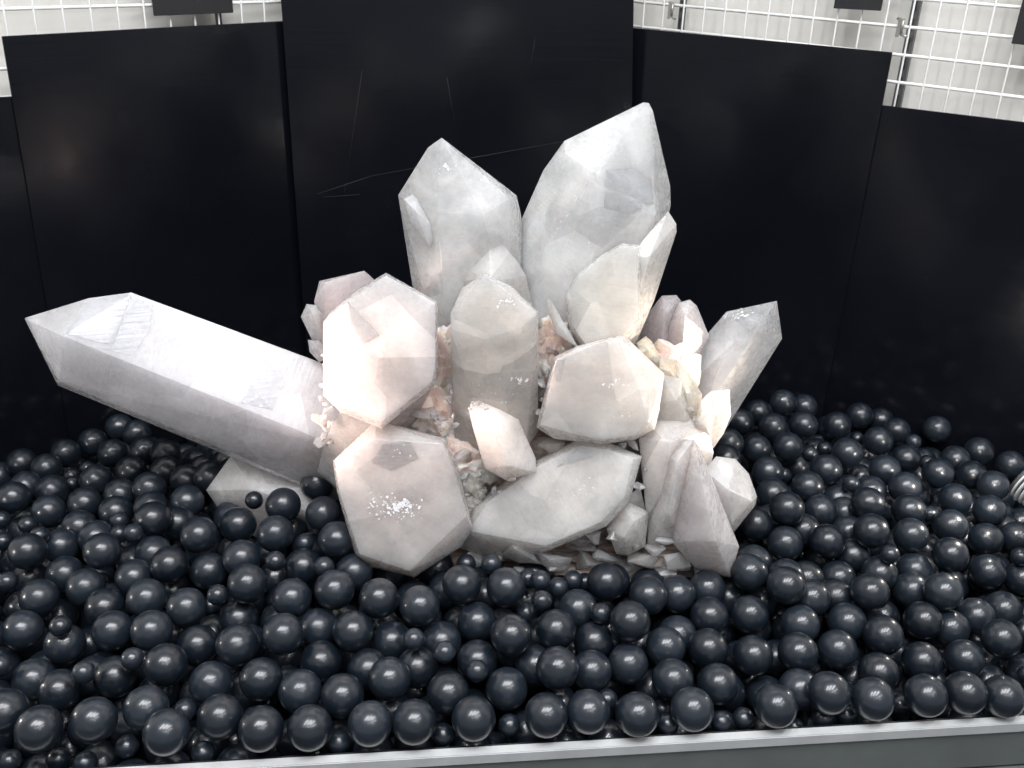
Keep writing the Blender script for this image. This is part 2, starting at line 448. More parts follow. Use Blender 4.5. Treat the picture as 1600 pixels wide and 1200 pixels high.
def card(px0, py0, px1, py1, f, off, label, hgt=.12):
    """hanging black card: bottom edge given by two pixels"""
    g = lambda x: f(x)+off
    b0, b1 = hit(px0, py0, g), hit(px1, py1, g)
    up = Vector((0, 0, hgt))
    return board([b0+up, b1+up, b1, b0], .003, 'hanging_card', BOARD, label, 'sign', 'black cards hung on the grids')
card(241, 25, 365, 20, wallL, .012, 'black card hanging on the left grid')
card(1302, 13, 1376, 17, wallR, .012, 'black card hanging on the right grid above the middle board')
card(1580, 68, 1700, 82, wallR, .008, 'black card at the right edge hanging lower than the others', .25)

# front rail
def rail():
    e = bpy.data.objects.new('front_rail', None); col.objects.link(e); e.location = RA
    tag(e, 'aluminium rail along the front of the ball tray', 'rail')
    a = -RD*.9; b = RD*2.0
    def strip(name, y0, y1, z0, z1, mat):
        bm = bmesh.new(); c = (a+b)/2+RAILN*(y0+y1)/2+Vector((0, 0, (z0+z1)/2))
        box(bm, c, (b-a)/2, RAILN*abs(y1-y0)/2, Vector((0, 0, abs(z1-z0)/2)))
        bmesh.ops.bevel(bm, geom=bm.edges[:], offset=min(.0008, abs(y1-y0)*.2, abs(z1-z0)*.2), segments=2, affect='EDGES')
        return link(name, bm_mesh(bm, name), mat, e)
    strip('bright_edge', .0, .0098, -.012, 0, ALU)
    strip('rail_face', -.002, .0075, -.060, -.0125, RAILF)
    strip('groove_shade', -.002, .0055, -.0635, -.0603, GROOVE_DARK)  # dark strips here stand in for the shade of the rail's grooves
    strip('lower_face', -.002, .0085, -.075, -.0638, RAILF)
    strip('groove_shade', -.002, .0055, -.079, -.0753, GROOVE_DARK)
    strip('lower_face', -.002, .0075, -.14, -.0793, RAILF)
    strip('inner_lip', -.0035, -.0005, -.10, -.002, INNER)
rail()

# ------------------------------------------------------------------ lamp heads
def lamp_head(pos, aim, label):
    e = bpy.data.objects.new('spot_lamp', None); col.objects.link(e); e.location = pos
    tag(e, label, 'lamp', 'small white spot lamps at the ends of the tray')
    d = (aim-pos).normalized()
    for i in range(9):
        bm = bmesh.new(); r = .030-.0012*abs(i-1)
        h = .034-.0052*i
        revolve(bm, d*h, d, [(0, r-.0012), (.0005, r), (.0016, r), (.0021, r-.0012)], 48)
        link('fin', bm_mesh(bm, 'fin'), LAMPW, e)
    bm = bmesh.new(); revolve(bm, d*-.02, d, [(0, .008), (.004, .014), (.052, .023), (.056, .0275), (.060, .0275)], 40)
    link('housing', bm_mesh(bm, 'housing'), STEEL, e)
    bm = bmesh.new(); revolve(bm, d*.0402, d, [(0, .022), (.0006, .022)], 32)
    link('lens', bm_mesh(bm, 'lens'), LENS, e)
    bm = bmesh.new(); tube(bm, d*-.018, d*-.03+Vector((0, 0, -.05)), .004); tube(bm, d*-.03+Vector((0, 0, -.05)), d*-.03+Vector((0, 0, -.14)), .004)
    link('stem', bm_mesh(bm, 'stem', True), STEEL, e)
lamp_head(LAMP_R, LAMP_R+HEAD_R, 'white ribbed spot lamp head at the right edge above the balls')
lamp_head(LAMP_L, LAMP_L+HEAD_L, 'white ribbed spot lamp head at the left end of the tray')

# ------------------------------------------------------------------ the crystal cluster
cluster = bpy.data.objects.new('crystal_cluster', None); col.objects.link(cluster)
CBASE = at(860, 860, .93); cluster.location = CBASE
tag(cluster, 'large cluster of milky white and pale pink quartz crystals lying on black balls', 'crystal')

CRYS = []
def hull_obj(name, pts, axis=None, colr=(.9,.88,.87,.4), label=None, bev=.00045, mat=None, rough=.0004, parent=None):
    """convex crystal from 3-D points; local Z runs from root to tip"""
    P = [Vector(p) for p in pts]; c = sum(P, Vector())/len(P)
    z = (axis if axis is not None else Vector((0, 0, 1))).normalized()
    x = z.orthogonal().normalized() if abs(z.y) > .95 else Vector((0, 1, 0)).cross(z).normalized()
    y = z.cross(x); rot = Matrix((x, y, z)).transposed().to_4x4(); rot.translation = c
    inv = rot.inverted()
    bm = bmesh.new()
    for p in P: bm.verts.new(inv @ p)
    r = bmesh.ops.convex_hull(bm, input=bm.verts[:])
    junk = list({g for g in r['geom_interior']+r['geom_unused'] if isinstance(g, bmesh.types.BMVert)})
    bmesh.ops.delete(bm, geom=junk, context='VERTS')
    bmesh.ops.dissolve_limit(bm, angle_limit=R_(2.5), verts=bm.verts[:], edges=bm.edges[:])
    bmesh.ops.recalc_face_normals(bm, faces=bm.faces)
    if bev:
        bmesh.ops.bevel(bm, geom=bm.edges[:], offset=bev, segments=2, affect='EDGES', profile=.6, clamp_overlap=True)
    me = bm_mesh(bm, name)
    o = link(name, me, mat or QZ, parent or cluster)
    o.matrix_parent_inverse = Matrix.Identity(4)
    pw = Matrix.Translation(-CBASE)
    o.matrix_local = pw @ rot
    o.color = colr
    if label: o['label'] = label
    CRYS.append((inv, [(p.normal.copy(), p.center.dot(p.normal)) for p in me.polygons], [rot @ v.co for v in me.vertices], [tuple(p.vertices) for p in me.polygons]))
    return o

def inside(p, tol=.0):
    for inv, pl, _, _ in CRYS:
        q = inv @ p
        if all(n.dot(q) < d-tol for n, d in pl): return True
    return False

WINDOWS = []
def crystal(pts, tip, root, colr, label=None, thick=0, shrink=.12, name='quartz_crystal', bev=.00045, shift=(0, 0), planes={}):
    """pts: (px, py, Y in mm). thick: mm of depth added behind, drawn in towards the middle"""
    Q = []
    for x, y, Y in pts:
        if isinstance(Y, str):                   # a corner of one flat face, given by three of its points
            a, b, c = [at(p[0], p[1], p[2]/1000) for p in planes[Y]]
            n = (b-a).cross(c-a); d = ray(x, y); Y = (CAM+d*((a-CAM).dot(n)/d.dot(n))).y*1000
        Q.append((x, y, Y))
    pts = Q
    P = [at(x, y, Y/1000) for x, y, Y in pts]
    if thick:
        cx = sum(p[0] for p in pts)/len(pts); cy = sum(p[1] for p in pts)/len(pts)
        ym = max(p[2] for p in pts)
        for x, y, Y in pts:
            if Y < ym-25: continue
            P.append(at(x+(cx-x)*shrink+shift[0], y+(cy-y)*shrink+shift[1], (Y+thick)/1000))
            P.append(at(x+(cx-x)*shrink*.15+shift[0]*.4, y+(cy-y)*shrink*.15+shift[1]*.4, (Y+thick*.55)/1000))
    ax = at(tip[0], tip[1], tip[2]/1000)-at(root[0], root[1], root[2]/1000)
    return hull_obj(name, P, ax, colr, label, bev)
def window(o, px, py, size):
    d = ray(px, py).normalized(); inv = o.matrix_local.inverted(); M = Matrix.Translation(-CBASE)
    me = o.data; mw = Matrix.Translation(CBASE) @ o.matrix_local
    bv = BVHTree.FromPolygons([mw @ v.co for v in me.vertices], [tuple(p.vertices) for p in me.polygons])
    loc = bv.ray_cast(CAM, d)[0]
    if loc is None: return
    q = mw.inverted() @ loc; o['window'] = (q.x, q.y, q.z); o['window_size'] = size

COOL = (.95, .92, .94); NEUT = (.95, .93, .92); PINK = (.96, .86, .83); WARM = (.97, .88, .80); GREY = (.90, .85, .84); MAUVE = (.84, .72, .73)
crystal([(38,497,925),(138,466,930),(205,457,935),(500,566,950),(570,610,955),(570,800,950),(470,748,945),(365,713,940),(90,602,920),
         (100,526,890),(535,700,898),(92,596,908),(360,706,922)],
        (38,497,925), (540,680,950), (.93,.90,.94, .56), 'long pale crystal pointing left over the balls', thick=70)
crystal([(598,525,842),(603,426,886),(684,472,882),(684,575,852),(680,602,846),(596,670,838),(530,643,842),(505,617,844),(505,503,866),(517,487,870),(560,452,876),
         (603,431,'A'),(680,474,'A'),(680,572,'A'),(675,597,'A'),(596,660,'A'),(534,636,'A'),(510,613,'A'),(510,506,'A'),(521,489,'A'),
         (610,655,930),(640,630,950),(560,520,975),(540,600,940),(665,530,985)],
        (598,508,812), (560,700,950), (.99,.88,.85, .06), 'glowing pale pink hexagonal crystal left of the middle', planes={'A': ((603,431,864),(596,660,826),(510,560,848))})
crystal([(534,640,858),(518,664,872),(508,690,886),(496,738,905),(545,780,890),(620,715,900),(675,605,880),(590,660,856),(560,640,960),(640,620,960)],
        (598,620,850), (540,760,930), (.98,.88,.84, .05), 'overexposed pink white base under the hexagonal crystal')
crystal([(499,439,960),(569,423,965),(581,434,968),(491,470,955),(494,500,952),(505,560,945),(600,560,960),(508,441,945),(600,450,985)],
        (530,425,960), (550,560,980), (*MAUVE, .3), 'mauve crystal behind the pink hexagonal one', thick=45)
crystal([(479,475,955),(495,477,950),(470,495,952),(487,530,945),(508,540,945),(488,490,938),(508,490,950)], (478,476,955), (500,540,960), (*GREY, .5), thick=22, name='crystal_shard')
crystal([(481,531,945),(500,531,945),(484,550,942),(499,566,938),(512,560,938),(493,540,934)], (482,531,945), (505,565,945), (*GREY, .5), thick=18, name='crystal_shard')
window(crystal([(757,427,889),(722,450,888),(704,490,888),(841,488,886),(800,448,888),(760,530,858),(704,514,'A'),(817,510,'A'),(704,490,'A'),(839,490,'A'),(757,430,'A'),
         (765,705,858),(822,700,868),(707,645,882),(712,700,882),(841,675,888)],
        (757,427,905), (775,700,900), (.94,.86,.785, .40), 'upright grey blocky crystal standing in the middle', thick=60, planes={'A': ((757,430,878),(760,530,858),(704,514,866))}), 755, 475, .024)
crystal([(763,355,958),(715,412,950),(711,520,945),(768,440,918),(768,540,915),(810,410,948),(822,431,946),(845,540,950),(712,440,945)],
        (762,357,960), (775,540,960), (.89,.85,.81, .35), 'warm translucent crystal tip behind the upright grey block', thick=60)
window(crystal([(690,215,968),(669,230,972),(622,305,985),(657,455,990),(672,620,985),(807,305,1000),(814,335,1000),(845,620,990),(684,332,944),(756,336,942),(705,620,932),(800,620,935),(796,310,966)],
        (690,215,1000), (750,540,1000), (.98,.96,.945, .74), 'tall glassy crystal pointing up on the left of the top pair', thick=90), 715, 300, .026)
crystal([(631,311,966),(645,303,970),(653,311,965),(673,350,950),(677,374,948),(672,388,946),(640,345,958),(650,330,945)],
        (640,303,966), (672,388,950), (.9,.89,.9, .3), 'small side crystal grown on the tall glassy one', thick=22)
window(crystal([(1005,160,998),(1014,161,1001),(882,220,1000),(849,266,1003),(813,347,1003),(735,560,995),(1020,173,1003),(1047,290,1012),(1048,320,1012),(1029,338,1005),(1000,560,990),
         (933,273,938),(936,332,930),(900,560,910),(1024,335,962),(975,560,945),(883,240,985)],
        (1008,160,982), (880,560,1010), (.985,.975,.955, .68), 'biggest crystal of the cluster rising to the upper right', thick=95), 990, 240, .040)
crystal([(1044,330,955),(1057,350,957),(1057,363,957),(1022,470,940),(992,540,930),(930,545,915),(1008,371,930),(985,402,916),(1015,400,915),(975,530,895)],
        (1046,331,955), (965,545,930), (*WARM, .2), 'slim cream crystal leaning against the right of the biggest', thick=40)
crystal([(972,380,922),(1000,383,925),(942,397,915),(902,428,908),(882,464,902),(890,512,900),(912,547,900),(962,553,895),(1004,500,905),
         (972,384,'A'),(943,401,'A'),(906,431,'A'),(887,466,'A'),(895,510,'A'),(917,541,'A'),(958,546,'A'),(996,498,'A'),(996,386,'A')],
        (960,381,925), (930,545,920), (.97,.90,.82, .12), 'broad cream coloured crystal block below the biggest one', thick=50, planes={'A': ((972,384,905),(887,466,893),(958,546,880))})
crystal([(855,467,905),(861,470,900),(871,506,890),(890,528,885),(905,545,880),(868,520,890),(858,490,900)], (856,467,905), (900,545,895), (*WARM, .3), thick=14, name='crystal_shard')
crystal([(865,558,872),(903,540,876),(968,524,880),(980,528,880),(1038,584,875),(1030,643,862),(1023,671,856),(992,687,852),(943,694,848),(902,687,848),(866,686,852),(838,668,858),(843,652,862),(858,612,868),
         (870,561,'A'),(904,544,'A'),(966,529,'A'),(998,605,'A'),(1013,660,'A'),(990,681,'A'),(943,687,'A'),(903,680,'A'),(845,664,'A'),(862,614,'A')],
        (950,600,820), (930,640,960), (.96,.875,.81, .32), 'rounded hexagonal crystal lump facing forward right of the middle', thick=90, planes={'A': ((966,529,862),(1013,660,838),(862,614,846))})
window(crystal([(1214,470,1000),(1222,529,1005),(1135,487,1015),(1105,522,1012),(1070,570,1005),(1040,640,1000),(1115,701,1000),(1141,646,1000),(1188,505,962),(1090,665,945),(1130,560,960)],
        (1216,475,1000), (1075,670,1010), (.97,.975,.985, .78), 'glassy crystal pointing up to the right above the balls', thick=70), 1190, 510, .026)
crystal([(1034,462,990),(1057,461,990),(1064,470,985),(1056,500,975),(1050,570,970),(1000,560,975),(1001,515,980),(1017,484,985),(1038,488,958),(1030,560,950)], (1045,461,985), (1030,570,990), (*MAUVE, .7), 'small mauve crystal with a clear tip behind the orange blades', thick=50)
crystal([(1060,473,975),(1078,468,980),(1089,478,978),(1108,525,970),(1080,580,965),(1036,575,965),(1044,510,965),(1070,492,945),(1065,570,938)], (1078,468,978), (1055,575,980), (.82,.73,.72, .3), 'blunt mauve crystal beside the right glassy one', thick=50)
crystal([(1009,525,930),(1018,533,925),(1031,556,918),(1044,582,910),(1018,578,905),(998,545,912),(994,536,918),(1014,545,905)], (1009,525,930), (1035,585,920), (.93,.70,.50, .3), 'small orange blade', thick=14, name='crystal_shard')
crystal([(1057,561,920),(1072,575,918),(1097,616,915),(1095,655,905),(1075,668,896),(1062,612,896),(1054,580,905),(1072,610,888)], (1057,561,920), (1085,665,915), (.95,.80,.62, .25), 'cream blade', thick=18, name='crystal_shard')
crystal([(1031,556,912),(1058,566,912),(1062,600,900),(1040,592,898),(1030,575,900),(1048,580,895)], (1045,560,912), (1045,600,915), (.88,.62,.42, .3), thick=16, name='crystal_shard')
crystal([(1034,585,892),(1066,592,895),(1078,657,885),(1082,685,885),(1028,655,880),(1030,630,880),(1056,625,874)], (1050,588,892), (1055,670,900), (.95,.83,.72, .15), 'flat cream crystal face between lump and blades', thick=35)
window(crystal([(1094,627,900),(1111,611,910),(1140,608,915),(1142,649,910),(1131,677,905),(1114,701,898),(1104,668,876),(1086,665,878),(1112,640,874)], (1128,608,912), (1108,695,905), (.93,.88,.82, .7), 'small clear plate crystal with bright rim on the right', thick=32), 1100, 630, .012)
crystal([(1028,652,885),(1064,650,888),(1091,657,888),(1107,674,886),(1115,707,882),(1107,745,880),(998,685,866),(1003,715,858),(1010,810,845),(1080,810,850),(1048,690,846),(1040,760,838)],
        (1060,650,885), (1050,810,900), (.95,.83,.77, .26), 'stubby grey pink crystal behind the downward pair', thick=60)
crystal([(1084,686,848),(1093,698,850),(1111,755,850),(1155,854,838),(1141,902,828),(1086,887,828),(1052,850,836),(1045,806,840),(1078,740,834),(1092,730,818),(1118,846,796),(1070,846,815)],
        (1148,890,830), (1080,700,880), (.92,.83,.83, .36), 'lilac grey crystal pointing down to the lower right', thick=50)
window(crystal([(1084,686,850),(1072,686,852),(1038,707,858),(1032,728,856),(1013,800,850),(1011,856,845),(1060,845,838),(1085,760,842),(1058,722,830),(1045,800,822)],
        (1082,686,850), (1030,850,870), (.91,.84,.80, .6), 'grey crystal with a smoky tip next to the lilac one', thick=50), 1055, 712, .020)
crystal([(1119,713,885),(1149,717,890),(1170,740,890),(1183,776,882),(1180,790,878),(1147,831,870),(1124,800,864),(1100,734,868),(1138,765,848),(1176,783,866),(1144,818,856)],
        (1172,775,880), (1100,780,900), (.94,.87,.82, .2), 'small blunt crystal at the right end of the cluster', thick=50)
crystal([(1003,713,850),(954,693,862),(904,686,868),(840,719,870),(795,748,870),(729,797,862),(716,856,850),(759,869,844),(810,876,838),(856,861,826),(948,822,822),(984,783,834),
         (990,717,'A'),(950,703,'A'),(905,697,'A'),(843,727,'A'),(760,786,'A'),(735,830,'A'),(853,853,'A'),(940,815,'A'),(974,779,'A')],
        (1003,713,850), (740,850,870), (.94,.89,.835, .42), 'broad grey crystal pointing right at the front of the cluster', thick=75, shift=(0,-8), planes={'A': ((905,697,848),(853,853,808),(990,717,836))})
crystal([(732,637,842),(741,628,846),(760,631,848),(783,641,848),(810,655,848),(823,690,845),(837,716,842),(838,738,838),(790,750,832),(757,732,836),(750,697,838),(738,665,840),(775,668,818),(793,728,812)],
        (745,628,845), (800,745,850), (.94,.85,.79, .3), 'short leaning crystal in the middle with a crusted top', thick=35)
window(crystal([(587,657,858),(697,686,852),(716,732,844),(739,827,824),(720,855,820),(647,902,808),(570,884,814),(556,870,816),(527,770,832),(520,720,846),
         (586,686,'A'),(570,722,'A'),(524,724,'A'),(532,775,'A'),(562,866,'A'),(640,892,'A'),(729,806,'A'),(711,738,'A'),(692,694,'A')],
        (640,800,790), (650,760,950), (.97,.845,.80, .40), 'largest front crystal lump left of centre with a broad flat face', thick=80, shift=(5,-10), planes={'A': ((586,686,838),(640,892,796),(729,806,814))}), 600, 712, .026)
crystal([(360,713,965),(322,766,955),(346,802,950),(400,840,948),(500,850,945),(530,760,950),(465,741,960),(390,719,965),(400,765,930),(480,800,925)],
        (322,766,955), (500,790,960), (.90,.85,.83, .25), 'small pale crystal half under the long left one', thick=45)
crystal([(969,788,848),(985,786,846),(948,827,838),(963,866,832),(981,868,832),(1008,854,838),(1014,800,846),(990,815,818),(975,840,816)], (975,788,848), (985,868,860), (.88,.79,.75, .35), 'brownish grey stub below the pointed front crystal', thick=40)
crystal([(782,835,835),(796,838,832),(822,845,828),(842,880,824),(810,880,828),(785,868,834),(805,858,816)], (790,835,835), (830,880,840), (.85,.79,.76, .4), thick=20, name='crystal_shard')
crystal([(838,862,822),(872,868,822),(894,872,826),(890,884,826),(876,891,824),(850,885,820),(860,874,810)], (890,875,825), (840,872,830), (.84,.80,.77, .5), thick=18, name='crystal_shard')
crystal([(948,800,846),(1000,760,850),(1012,810,850),(960,830,842)], (990,765,850), (980,830,860), (.82,.74,.70, .3), thick=30, name='crystal_shard')

# matrix: lumpy stained rock between the crystals
def rock(c, r, seed, name='matrix_rock', sub=4, amp=.28, mat=None, squash=(1, 1, 1), colr=None, freq=2.2, facet=True):
    bm = bmesh.new(); bmesh.ops.create_icosphere(bm, subdivisions=sub, radius=1)
    so = Vector((seed*7.3, seed*3.1, seed*1.7))
    for v in bm.verts:
        n = v.co.normalized()
        k = 1+amp*noise.noise(n*freq+so)+amp*.5*noise.noise(n*freq*2.6+so)
        if facet: k += amp*.8*(noise.cell(n*freq*1.9+so)-.5)*.35
        k += amp*.15*noise.noise(n*freq*9+so)
        v.co = Vector((n.x*squash[0], n.y*squash[1], n.z*squash[2]))*r*k
    me = bm_mesh(bm, name)
    o = link(name, me, mat or ROCK, cluster); o.location = Vector(c)-CBASE
    if colr: o.color = colr
    return o
rock(at(830, 700, .955), .105, 1, squash=(1.55, .55, .75), sub=5)
rock(at(690, 655, .908), .044, 2, squash=(1, .6, 1))
rock(at(692, 585, .930), .034, 21, squash=(.9, .6, 1.5))
rock(at(725, 712, .885), .033, 3, squash=(1, .7, .9))
rock(at(866, 560, .925), .032, 4, squash=(.8, .6, 1.5))
rock(at(1040, 600, .945), .040, 5, squash=(1, .6, 1.3))
rock(at(500, 700, .955), .055, 6, squash=(.7, .5, .9))
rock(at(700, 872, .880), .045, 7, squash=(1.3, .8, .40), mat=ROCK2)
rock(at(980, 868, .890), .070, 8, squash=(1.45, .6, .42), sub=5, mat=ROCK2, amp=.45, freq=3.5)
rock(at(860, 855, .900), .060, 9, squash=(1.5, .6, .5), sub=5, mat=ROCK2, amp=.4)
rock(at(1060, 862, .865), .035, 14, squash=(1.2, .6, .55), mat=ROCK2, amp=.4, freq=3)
LUMP = (.90, .78, .62, .15)
for (x, y, Y, r, s) in ((738, 757, .866, .0125, 10), (763, 742, .868, .011, 11), (736, 735, .874, .008, 12), (748, 770, .862, .009, 13), (737, 786, .858, .013, 15), (722, 770, .864, .012, 16)):
    rock(at(x, y, Y), r, s, 'yellowish_lump', 3, .35, QZ, colr=LUMP)
# shards: small angular pieces crusted between the crystals
def shard(px, py, Y, s, colr, ax=None, n=10):
    c = at(px, py, Y/1000); ax = (ax or Vector((random.uniform(-1, 1), random.uniform(-1, .3), random.uniform(-.2, 1)))).normalized()
    x = ax.orthogonal().normalized(); y = ax.cross(x); P = []
    a0 = random.uniform(0, 6)
    for i in range(6):
        a = a0+i*math.pi/3; rr = s*random.uniform(.40, .62)
        o = x*math.cos(a)*rr+y*math.sin(a)*rr
        P += [c+o-ax*s*.9, c+o+ax*s*random.uniform(.2, .5)]
    P.append(c+ax*s*random.uniform(.9, 1.4)+x*random.uniform(-.2, .2)*s)
    return hull_obj('crystal_shard', P, ax, colr, None, s*.03)
SH = [
 # left edge of the pink crystal
 (503,602,838,.0045),(502,622,836,.005),(508,632,836,.004),(512,640,842,.006),(506,650,850,.006),(515,661,850,.005),(508,668,860,.006),(520,690,880,.007),(505,683,880,.006),(510,590,842,.003),(506,555,858,.003),(508,570,852,.003),
 # red gap
 (677,650,868,.006),(686,661,866,.005),(690,672,864,.005),(712,664,866,.005),(708,650,868,.004),(706,612,878,.005),(703,628,876,.004),
 (845,600,880,.006),(848,625,876,.005),(846,645,868,.006),(855,583,884,.005),(882,548,898,.006),
 (1003,548,905,.006),(1024,640,868,.005),(1020,560,908,.007),(1046,596,898,.006),(1078,640,888,.006),(1084,655,886,.005),
 (785,770,842,.006),(790,742,834,.005),(772,765,850,.005),(800,748,830,.006),
 (1010,730,858,.008),(1000,760,850,.007),(970,700,862,.009),(990,695,862,.008),(1095,720,862,.006),
]
SC = [(.90,.84,.78,.5), (.88,.80,.73,.4), (.86,.84,.84,.7), (.90,.74,.62,.3), (.84,.78,.74,.5)]
for i, (x, y, Y, s) in enumerate(SH):
    shard(x, y, Y, s, SC[i % 5])
def chunk(px, py, Y, s, colr, seed):
    rnd = random.Random(seed); c = at(px, py, Y/1000); P = []
    for i in range(rnd.randint(7, 11)):
        v = Vector((rnd.gauss(0, 1), rnd.gauss(0, .7), rnd.gauss(0, .6))).normalized()
        P.append(c+Vector((v.x*s*rnd.uniform(.8, 1.5), v.y*s*.8, v.z*s*rnd.uniform(.6, 1.1))))
    return hull_obj('crystal_chunk', P, Vector((rnd.uniform(-1,1), rnd.uniform(-1,0), rnd.uniform(-.5,1))), colr, None, s*.02)
for i, (x, y, Y, s_) in enumerate(((745,872,846,.012),(772,876,838,.013),(800,868,832,.012),(788,852,838,.010),(815,888,836,.010),(868,880,826,.013),(905,862,850,.016),(925,878,852,.017),
    (948,868,846,.014),(975,882,848,.018),(1003,872,842,.016),(1032,888,846,.018),(1062,880,836,.016),(1085,892,842,.014),(700,890,852,.018),(670,896,850,.014),(730,882,848,.014),
    (985,850,832,.010),(958,838,830,.010),(1020,858,838,.012),(905,845,846,.012),(930,838,842,.012),(840,872,834,.012),(1040,842,834,.010),
(668,648,884,.020),(698,640,890,.018),(690,680,880,.017),(722,716,868,.016),(742,738,870,.012),(868,545,915,.014),(856,620,894,.012),(866,696,872,.014),(1014,545,925,.012),(1032,600,905,.011),(505,655,862,.010),(512,690,888,.012))):
    chunk(x, y, Y, s_, ([(.90,.80,.74,.4), (.91,.79,.71,.35), (.90,.84,.80,.5), (.88,.76,.70,.4)] if i < 24 else [(.93,.78,.68,.35), (.90,.72,.61,.3), (.94,.83,.75,.4)])[i % 3], i+40)
# crust of little grains over the short leaning crystal
for i in range(10):
    a = i/9; shard(733+28*a+random.uniform(-2, 2), 640-12*math.sin(a*3)+random.uniform(-2, 3), 841+random.uniform(-3, 2), random.uniform(.002, .004), (.92,.89,.85,.4))

def ledge(pts, t=.0012, colr=(.95,.93,.95,.2)):
    """a thin raised growth step lying on the faces seen at these pixels"""
    P = []
    for (x, y) in pts:
        loc, fn, _, _ = _surf().ray_cast(CAM, ray(x, y).normalized())
        if loc is None: return
        P += [loc+fn*t, loc-fn*.002]
    return hull_obj('growth_step', P, None, colr, None, .0002)
_cache = []
def _surf():
    if not _cache:
        v_, f_ = [], []
        for _, _, a, b in CRYS:
            k0 = len(v_); v_.extend(a); f_.extend(tuple(i+k0 for i in f) for f in b)
        _cache.append(BVHTree.FromPolygons(v_, f_))
    return _cache[0]
ledge([(104,522),(122,498),(141,470),(176,463),(205,461),(186,500),(176,540),(138,531)], .0009)
ledge([(160,545),(196,515),(214,468),(240,478),(232,520),(205,556)], .0006)
ledge([(376,630),(392,600),(420,560),(450,571),(440,610),(425,640)], .0007)
ledge([(948,266),(990,262),(1016,280),(1022,318),(985,334),(944,325)], .0006, (.96,.95,.935,.7))
ledge([(545,472),(593,524),(567,537),(548,506)], .0016, (.99,.92,.89,.1))
ledge([(1150,500),(1180,480),(1196,492),(1170,520)], .0008, (.95,.96,.97,.6))
ledge([(873,597),(884,560),(870,562),(862,590)], .0012, (.93,.89,.86,.5))
ledge([(580,722),(598,694),(640,690),(655,716),(612,736)], .0005, (.93,.88,.86,.6))
ledge([(880,706),(905,700),(930,712),(870,730)], .0007, (.92,.90,.88,.6))

# fracture flecks lying on and just under the faces
_v, _f = [], []
for _, _, vs_, fs_ in CRYS:
    k0 = len(_v); _v += vs_; _f += [tuple(i+k0 for i in f) for f in fs_]
SURF = BVHTree.FromPolygons(_v, _f)
def flecks(px, py, Y, w, h, n, s0, s1, seed):
    """small cracks flashing on the face that is seen at a pixel"""
    rnd = random.Random(seed); bm = bmesh.new(); c0 = at(px, py, Y/1000)
    for i in range(n):
        d = ray(px+rnd.gauss(0, w/2.2), py+rnd.gauss(0, h/2.2)).normalized()
        loc, fn, _, _ = SURF.ray_cast(CAM, d)
        if loc is None: continue
        c = loc-c0; s = rnd.uniform(s0, s1)
        nrm = (fn+Vector((rnd.gauss(0, .12), rnd.gauss(0, .12), rnd.gauss(.1, .12)))).normalized(); u = nrm.orthogonal().normalized(); v = nrm.cross(u)
        a0 = rnd.uniform(0, 6); k = rnd.randint(5, 9); ring = []
        for j in range(k):
            a = 2*math.pi*j/k; r = s*rnd.uniform(.25, 1)
            q = Vector((math.cos(a)*1.35, math.sin(a)*.75)); ca, sa = math.cos(a0), math.sin(a0)
            ring.append(c+u*(q.x*ca-q.y*sa)*r+v*(q.x*sa+q.y*ca)*r)
        A = [bm.verts.new(p+nrm*.0002) for p in ring]; B = [bm.verts.new(p-nrm*.0012) for p in ring]
        bm.faces.new(A); bm.faces.new(B[::-1])
        for j in range(k): bm.faces.new((A[j], B[j], B[(j+1) % k], A[(j+1) % k]))
    bmesh.ops.recalc_face_normals(bm, faces=bm.faces)
    o = link('fracture_fleck', bm_mesh(bm, 'fracture_fleck'), FLAKE, cluster); o.location = c0-CBASE; o['kind'] = 'stuff'
flecks(622, 792, 797, 42, 20, 110, .0003, .0016, 1)
flecks(626, 790, 797, 26, 10, 40, .0010, .0032, 21)
flecks(590, 785, 799, 20, 16, 12, .0006, .002, 2)
flecks(640, 712, 812, 50, 18, 10, .0004, .0014, 3)
flecks(815, 593, 857, 16, 5, 14, .0008, .0028, 4)
flecks(770, 615, 856, 40, 25, 10, .0004, .0012, 5)
flecks(962, 600, 826, 24, 10, 14, .0006, .002, 6)
flecks(975, 645, 834, 30, 20, 12, .0004, .0014, 7)
flecks(700, 262, 960, 22, 8, 14, .0006, .002, 8)
flecks(762, 275, 958, 14, 14, 10, .0006, .002, 9)
flecks(930, 235, 962, 40, 20, 22, .0004, .0018, 10)
flecks(1150, 492, 968, 30, 12, 26, .0008, .0036, 11)
flecks(885, 345, 950, 60, 40, 12, .0004, .0014, 12)
flecks(900, 760, 812, 50, 20, 12, .0004, .0014, 13)
flecks(380, 625, 905, 50, 20, 10, .0005, .002, 14)
flecks(790, 470, 868, 24, 12, 14, .0005, .002, 15)

